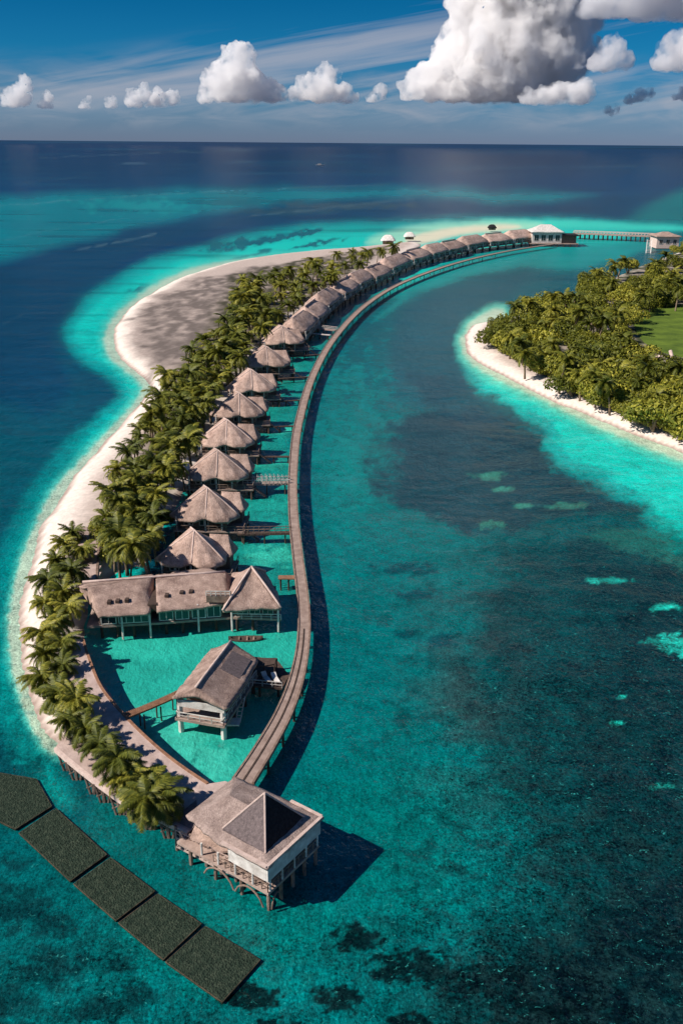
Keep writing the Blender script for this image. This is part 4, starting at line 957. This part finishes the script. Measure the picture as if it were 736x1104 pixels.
isle = [(536, 350), (552, 331), (580, 318), (620, 299), (660, 284), (700, 267), (745, 256), (800, 262), (800, 315), (740, 322), (690, 330), (674, 350), (690, 378), (740, 392), (800, 400), (800, 470), (736, 452), (690, 438), (640, 418), (600, 398), (560, 380), (540, 368)]
for (px, py) in scatter(isle, 80, 14, 8):
    s = 1.15+.3*max(0, min(1, (420-py)/140))
    z = ('shore side of the right island' if py > 370 else 'middle of the right island' if py > 310 else 'far side of the right island, towards the pier')
    palm(px, py, s*random.uniform(.8, 1.1), 'coconut palm in the thicket on the '+z, 'palms on the right island')

# broadleaf shrubs -----------------------------------------------------------
def make_bush(seed, n=1500):
    r = random.Random(seed); m = MB(); lobes = [(r.uniform(-1.3, 1.3), r.uniform(-1.3, 1.3), r.uniform(.8, 2.0), r.uniform(.8, 1.3)) for _ in range(7)]
    for i in range(n):
        lx, ly, lz, lr = r.choice(lobes); th = r.uniform(0, 6.28); cz = r.uniform(-.5, 1); sq = math.sqrt(1-cz*cz); rad = lr*r.uniform(.7, 1.05)
        c = Vector((lx+rad*sq*math.cos(th), ly+rad*sq*math.sin(th), max(.1, lz+rad*cz)))
        nrm = (Vector((sq*math.cos(th), sq*math.sin(th), cz))+Vector((r.gauss(0, .5), r.gauss(0, .5), r.gauss(0, .5)))).normalized()
        t = nrm.orthogonal().normalized(); t.rotate(Matrix.Rotation(r.uniform(0, 6.28), 3, nrm)); b = nrm.cross(t); s = r.uniform(.11, .24)
        m.add([c-t*s, c-b*s*.5, c+t*s+nrm*.05, c+b*s*.5], [(0, 1, 2, 3)])
    root = thing('shrub', (0, 0, 0), 'x', 'shrub'); m.build('foliage', M['leaf'], root)
    st = MB()
    for lx, ly, lz, lr in lobes[:4]: st.tube([(0, 0, 0), (lx*.5, ly*.5, lz*.6), (lx, ly, lz)], [.12, .08, .04], 5)
    st.build('stem', M['trunk'], root); return root
bp_ = [make_bush(70+k) for k in range(4)]
for p in bp_: KIDS[p.name] = list(p.children)
bc = [0]; bu = set()
def bush(px, py, s, label, group):
    i = bc[0] % 4; bc[0] += 1; o = bp_[i] if i not in bu else copy_tree(bp_[i]); bu.add(i)
    c = G(px, py, 1.9+1.5*s); o.location = (c.x, c.y, 1.6); o.rotation_euler = (0, 0, random.uniform(0, 6.28)); o.scale = (s, s, s*random.uniform(.8, 1.1)); tag(o, label, 'shrub', group)
shore = crom([(a, b, 0) for a, b in [(534, 356), (545, 374), (570, 388), (600, 402), (640, 424), (680, 443), (710, 454), (745, 464), (790, 478)]], 6)
for j, p in enumerate(shore):
    bush(p.x, p.y-1, random.uniform(1.2, 1.7), 'low rounded shrub at the beach edge of the right island', 'shrubs fringing the right island beach')
    bush(p.x+random.uniform(-3, 6), p.y-9, random.uniform(1.3, 1.9), 'low rounded shrub at the beach edge of the right island', 'shrubs fringing the right island beach')
for (px, py) in scatter(isle, 160, 8, 21): bush(px, py+5, random.uniform(2.4, 3.7), 'leafy shrub between the palms inside the right island', 'shrubs inside the right island')
for (px, py) in scatter(belt, 50, 12, 22): bush(px-3, py+4, random.uniform(1.1, 1.7), 'leafy shrub under the palms of the belt behind the villas', 'shrubs under the palm belt')
# fallen and bare trunks
def log(pts, r, label):
    c = G(*pts[0]); P = [G(*p)-Vector((c.x, c.y, 0)) for p in pts]
    o = MB().tube(P, [r*(1-.15*k) for k in range(len(P))], 7).build('bare_trunk', M['cap'], None, True, (c.x, c.y, 0)); tag(o, label, 'tree trunk')
log([(672, 385, 2), (660, 368, 5.5), (654, 352, 9.5)], .7, 'pale bare leaning trunk in the middle of the right island thicket')
log([(736, 408, 3), (726, 394, 6), (722, 378, 10)], .8, 'pale bare trunk at the right picture edge below the lawn')
log([(690, 392, 4), (706, 384, 7), (718, 385, 9)], .6, 'pale slanting branch left of the bare trunk below the lawn')
log([(113, 562, 2.2), (124, 552, 2.6), (150, 610, 5)], .22, 'thin fallen stem beside the plank path')
# small boats far out
def ship(px, py, wpx, label):
    c = G(px, py, 0); k = mpp(px, py); Lh = wpx*k/2; t = thing('motor_boat', (c.x, c.y, 0), label, 'boat')
    vs = []; fs = []; ns = 9
    for i in range(ns):
        u_ = i/(ns-1)*2-1; w = Lh*.28*(1-max(0, u_)**2.2*.95); z = Lh*.18+Lh*.1*max(0, u_)**2
        for wx, zz in ((-w, z), (-w*.7, -Lh*.03), (w*.7, -Lh*.03), (w, z)): vs.append((u_*Lh, wx, zz))
    for i in range(ns-1):
        for kk in range(4): fs.append((i*4+kk, i*4+(kk+1) % 4, (i+1)*4+(kk+1) % 4, (i+1)*4+kk))
    fs += [(0, 1, 2, 3), tuple((ns-1)*4+q for q in (3, 2, 1, 0))]
    MB().add(vs, fs).build('hull', M['white'], t)
    MB().box(-Lh*.5, Lh*.25, -Lh*.18, Lh*.18, Lh*.18, Lh*.42).build('cabin', M['white'], t)
    MB().box(-Lh*.42, Lh*.27, -Lh*.185, Lh*.185, Lh*.27, Lh*.36).build('window_band', M['glass'], t)
ship(345, 178.5, 9, 'white motor boat alone on the dark open sea below the horizon')

# ------------------------------------------------------------------ CLOUDS
def cloudmat():
    m, nt, b = mat('cloud'); nt.nodes.remove(b); o = [n for n in nt.nodes if n.type == 'OUTPUT_MATERIAL'][0]
    v = nt.nodes.new('ShaderNodeVolumePrincipled'); v.inputs['Color'].default_value = (.985, .975, .972, 1)
    v.inputs['Anisotropy'].default_value = .2
    N = nt.nodes.new; L = nt.links.new; tc = N('ShaderNodeTexCoord'); n = N('ShaderNodeTexNoise'); n.inputs['Scale'].default_value = .0035; n.inputs['Detail'].default_value = 4; n.inputs['Roughness'].default_value = .62; L(tc.outputs['Object'], n.inputs[0])
    mr = N('ShaderNodeMapRange'); mr.inputs[1].default_value = .40; mr.inputs[2].default_value = .64; mr.inputs[3].default_value = .0003; mr.inputs[4].default_value = .012; L(n.outputs[0], mr.inputs[0]); L(mr.outputs[0], v.inputs['Density']); nt.links.new(v.outputs[0], o.inputs['Volume']); return m
scene.render.engine = 'CYCLES'; scene.cycles.volume_bounces = 12; scene.cycles.max_bounces = 14
M['cloud'] = cloudmat()
tx1 = bpy.data.textures.new('billow', 'CLOUDS'); tx1.noise_scale = 260; tx1.noise_depth = 6; tx1.noise_basis = 'IMPROVED_PERLIN'
tx2 = bpy.data.textures.new('wisp', 'CLOUDS'); tx2.noise_scale = 90; tx2.noise_depth = 4
import bmesh
_b = bmesh.new(); bmesh.ops.create_icosphere(_b, subdivisions=3, radius=1); ICO_V = np.array([v.co[:] for v in _b.verts]); ICO_F = np.array([[v.index for v in f.verts] for f in _b.faces]); _b.free()
def cloud(name, lobes, D, label, seed=0, sub=2, voxel=26, flat=True):
    r = random.Random(seed); u0, v0 = lobes[0][0], lobes[0][1]
    base = max(l[1]+l[2]*.5 for l in lobes) if flat else None
    sph = []
    def P(px, py, dz): d = dirv(px, py); d = d/d.y; return Vector((d.x*(D+dz), D+dz, HC+d.z*(D+dz)))
    pxm = D/F*1.06
    for (a, b, rad) in lobes:
        c = P(a, b, r.uniform(-.4, .4)*rad*pxm); R = rad*pxm; sph.append((c, R))
        if sub > 0:
            for k in range(20):
                th = r.uniform(0, 6.28); cz = r.uniform(-.35, 1); sq = math.sqrt(1-cz*cz)
                c2 = c+Vector((sq*math.cos(th), sq*math.sin(th), cz))*R*.85; R2 = R*r.uniform(.22, .42); sph.append((c2, R2))
                if sub > 1:
                    for q in range(5):
                        th = r.uniform(0, 6.28); cz = r.uniform(-.3, 1); sq = math.sqrt(1-cz*cz)
                        sph.append((c2+Vector((sq*math.cos(th), sq*math.sin(th), cz))*R2*.9, R2*r.uniform(.25, .45)))
    org = sph[0][0].copy(); zb_ = P(u0, base, 0).z-org.z if base else -1e9
    vs = []; fs = []; off = 0
    for c, R in sph:
        v = ICO_V*R+np.array(c-org); lowz = v[:, 2] < zb_; v[lowz, 2] = zb_+(v[lowz, 2]-zb_)*.12
        vs.append(v); fs.append(ICO_F+off); off += len(v)
    vs = np.concatenate(vs); fs = np.concatenate(fs)
    me = bpy.data.meshes.new(name); me.from_pydata(vs.tolist(), [], fs.tolist()); me.materials.append(M['cloud'])
    o = bpy.data.objects.new(name, me); COL.objects.link(o); o.location = org
    md = o.modifiers.new('r', 'REMESH'); md.mode = 'VOXEL'; md.voxel_size = voxel; md.use_smooth_shade = True
    d1 = o.modifiers.new('d', 'DISPLACE'); d1.texture = tx1; d1.strength = 260*D/20000; d1.mid_level = .5; d1.texture_coords = 'GLOBAL'
    d2 = o.modifiers.new('e', 'DISPLACE'); d2.texture = tx2; d2.strength = 90*D/20000; d2.mid_level = .5; d2.texture_coords = 'GLOBAL'
    tag(o, label, 'cloud'); return o
M['cloud'].cycles.volume_step_rate = .25
M['gshade_cloud'] = M['cloud'].copy(); M['gshade_cloud'].node_tree.nodes['Principled Volume'].inputs['Color'].default_value = (.93, .925, .935, 1)  # darker scattering colour stands in for shade inside thick cloud
cloud('cumulus_cloud', [(545, 60, 48), (500, 85, 32), (465, 92, 22), (448, 98, 15), (560, 20, 52), (530, 10, 38), (585, -10, 55), (520, 95, 26), (570, 90, 30), (600, 55, 34), (560, -50, 60), (545, -120, 60), (590, -160, 60), (530, -190, 50), (606, 25, 32), (488, 62, 20), (510, 38, 24), (625, -30, 30)], 20000, 'huge towering white cumulus cloud cut by the top edge, above the boardwalk end', 1, 2, 30)
cloud('cumulus_cloud', [(568, 105, 8), (585, 106, 10), (602, 104, 11), (622, 102, 13), (634, 99, 8), (612, 96, 7)], 17000, 'low ragged cloud tail under the right side of the huge cumulus', 2, 2, 18)
cloud('cumulus_cloud', [(248, 88, 22), (257, 70, 16), (266, 60, 9), (235, 98, 14), (270, 96, 18), (290, 100, 12), (225, 105, 8), (302, 104, 8), (248, 60, 8)], 21000, 'tall white cumulus cloud with two knobs at its top, left of centre', 3, 2, 18)
cloud('cumulus_cloud', [(345, 100, 14), (352, 84, 11), (335, 96, 13), (350, 74, 6), (368, 104, 10), (322, 104, 9), (380, 106, 6)], 21500, 'mid sized white cumulus cloud between the knobbed one and the huge one', 4, 2, 18)
cloud('cumulus_cloud', [(20, 104, 11), (27, 91, 7), (12, 110, 8), (26, 86, 5)], 21000, 'small white cumulus at the left picture edge', 5, 2, 14)
cloud('cumulus_cloud', [(50, 110, 6), (52, 104, 5), (45, 114, 4)], 21000, 'little round cloud just right of the leftmost cumulus', 6, 1, 12)
cloud('cumulus_cloud', [(145, 108, 8), (155, 102, 7), (156, 95, 4), (172, 108, 8), (184, 106, 7), (165, 111, 6)], 21500, 'low double humped cloud left of the tall knobbed cumulus', 7, 2, 14)
cloud('cumulus_cloud', [(121, 112, 5), (122, 105, 3)], 21500, 'tiny cloud puff between the leftmost pair and the double humped cloud', 8, 1, 12)
cloud('cumulus_cloud', [(92, 113, 5), (97, 109, 3), (86, 115, 3)], 22000, 'faint tiny cloud puff low between the leftmost clouds', 9, 1, 12)
cloud('cumulus_cloud', [(655, 62, 13), (660, 52, 11), (640, 70, 9), (672, 68, 9), (622, 73, 5)], 15000, 'grey pyramid shaped cloud right of the huge cumulus', 10, 2, 16).data.materials[0] = M['gshade_cloud']
cloud('cumulus_cloud', [(725, 62, 16), (740, 55, 20), (712, 68, 9), (750, 68, 16)], 14000, 'grey cloud cut by the right picture edge', 11, 2, 16).data.materials[0] = M['gshade_cloud']
cloud('cumulus_cloud', [(700, 5, 22), (730, -5, 30), (665, 0, 24), (760, 5, 30), (640, 8, 14), (690, -20, 30)], 12000, 'dark grey cloud bank at the upper right corner', 12, 2, 16).data.materials[0] = M['gshade_cloud']
cloud('cumulus_cloud', [(688, 104, 7), (697, 101, 6), (680, 108, 4)], 20000, 'small white cloud scrap low at the right above the horizon', 13, 2, 12)
cloud('cumulus_cloud', [(655, 120, 4), (664, 117, 3)], 20500, 'tiny cloud scrap left of the low right cloud', 14, 1, 10)
cloud('cumulus_cloud', [(735, 103, 7), (745, 100, 8)], 20000, 'small white cloud touching the right picture edge above the horizon', 15, 1, 12)
cloud('cumulus_cloud', [(400, 106, 4), (410, 98, 5), (412, 105, 5)], 22000, 'tiny cloud puff beside the huge cumulus, on its left', 16, 1, 12)

# ------------------------------------------------------------------ LIGHT
EL = math.radians(42); AZd = Vector((-1.0, -.32, 0)).normalized()    # direction towards the sun (plan)
sd_ = bpy.data.lights.new('sun', 'SUN'); sd_.energy = 5.0; sd_.angle = math.radians(.5); sd_.color = (1, .93, .84)
so = bpy.data.objects.new('sun', sd_); COL.objects.link(so)
sv = Vector((AZd.x*math.cos(EL), AZd.y*math.cos(EL), math.sin(EL))); so.rotation_euler = sv.to_track_quat('Z', 'Y').to_euler()
w = bpy.data.worlds.new('World'); scene.world = w; w.use_nodes = True; nt = w.node_tree; nt.nodes.clear(); N = nt.nodes.new; L = nt.links.new
out = N('ShaderNodeOutputWorld'); bg = N('ShaderNodeBackground'); L(bg.outputs[0], out.inputs[0]); bg.inputs[1].default_value = .072
sk = N('ShaderNodeTexSky'); sk.sky_type = 'NISHITA'; sk.sun_disc = False; sk.sun_elevation = EL; sk.sun_rotation = math.atan2(AZd.x, AZd.y)
sk.air_density = 1.0; sk.dust_density = 0.3; sk.ozone_density = 3.0; sk.altitude = 0
tc = N('ShaderNodeTexCoord'); sx = N('ShaderNodeSeparateXYZ'); L(tc.outputs['Generated'], sx.inputs[0])
# deepen towards the zenith, muted blue-grey haze near the horizon
rp_ = ramp(nt, [(0.0, (.30, .42, .82)), (.035, (.18, .40, .74)), (.08, (.03, .36, .68)), (.15, (.0, .27, .50)), (.5, (.12, .45, .7)), (1, (.2, .45, .8))]); L(sx.outputs['Z'], rp_.inputs[0])
mx = N('ShaderNodeMix'); mx.data_type = 'RGBA'; mx.blend_type = 'MULTIPLY'; mx.inputs[0].default_value = 1; L(sk.outputs[0], mx.inputs[6]); L(rp_.outputs[0], mx.inputs[7])
# thin cirrus streaks
def wm(op, a, b_):
    n = N('ShaderNodeMath'); n.operation = op
    for k, q in enumerate((a, b_)):
        if q is None: continue
        if isinstance(q, (int, float)): n.inputs[k].default_value = q
        else: L(q, n.inputs[k])
    return n.outputs[0]
az = wm('ARCTAN2', sx.outputs['X'], sx.outputs['Y']); elv = sx.outputs['Z']
def band(su, sv, slope, ofs, detail=5, dist=.4):
    cb = N('ShaderNodeCombineXYZ'); L(wm('MULTIPLY', az, su), cb.inputs[0]); L(wm('MULTIPLY', wm('SUBTRACT', elv, wm('MULTIPLY', az, slope)), sv), cb.inputs[1]); cb.inputs[2].default_value = ofs
    n = N('ShaderNodeTexNoise'); n.inputs['Scale'].default_value = 1; n.inputs['Detail'].default_value = detail; n.inputs['Roughness'].default_value = .55; n.inputs['Distortion'].default_value = dist; L(cb.outputs[0], n.inputs[0]); return n
nn = band(2.6, 44, .16, 5.7)
mr = N('ShaderNodeMapRange'); mr.inputs[1].default_value = .47; mr.inputs[2].default_value = .66; mr.inputs[4].default_value = .7; L(nn.outputs[0], mr.inputs[0])
fz = N('ShaderNodeMapRange'); fz.interpolation_type = 'SMOOTHSTEP'; fz.inputs[1].default_value = .01; fz.inputs[2].default_value = .05; L(sx.outputs['Z'], fz.inputs[0])
fy = N('ShaderNodeMapRange'); fy.interpolation_type = 'SMOOTHSTEP'; fy.inputs[1].default_value = .128; fy.inputs[2].default_value = .085; L(wm('SUBTRACT', elv, wm('MULTIPLY', az, .16)), fy.inputs[0])
fm = N('ShaderNodeMath'); fm.operation = 'MULTIPLY'; L(wm('MULTIPLY', mr.outputs[0], fy.outputs[0]), fm.inputs[0]); L(fz.outputs[0], fm.inputs[1])
mc = N('ShaderNodeMix'); mc.data_type = 'RGBA'; L(fm.outputs[0], mc.inputs[0]); L(mx.outputs[2], mc.inputs[6]); mc.inputs[7].default_value = (4.2, 4.4, 5.2, 1)
# hazy low cloud bank above the horizon
n2 = band(14, 60, 0, 8.1, 6, .8); m2 = N('ShaderNodeMapRange'); m2.inputs[1].default_value = .44; m2.inputs[2].default_value = .72; m2.inputs[4].default_value = .5; L(n2.outputs[0], m2.inputs[0])
e1 = N('ShaderNodeMapRange'); e1.interpolation_type = 'SMOOTHSTEP'; e1.inputs[1].default_value = .085; e1.inputs[2].default_value = .035; L(elv, e1.inputs[0])
e2 = N('ShaderNodeMapRange'); e2.interpolation_type = 'SMOOTHSTEP'; e2.inputs[1].default_value = .004; e2.inputs[2].default_value = .03; L(elv, e2.inputs[0])
bk = wm('MULTIPLY', wm('MULTIPLY', m2.outputs[0], e1.outputs[0]), e2.outputs[0])
md_ = N('ShaderNodeMix'); md_.data_type = 'RGBA'; L(bk, md_.inputs[0]); L(mc.outputs[2], md_.inputs[6]); md_.inputs[7].default_value = (4.3, 4.4, 5.0, 1)
L(md_.outputs[2], bg.inputs[0])
vs_ = scene.view_settings; vs_.view_transform = 'Standard'; vs_.look = 'None'; vs_.exposure = 0.4; vs_.gamma = 1; vs_.use_curve_mapping = False
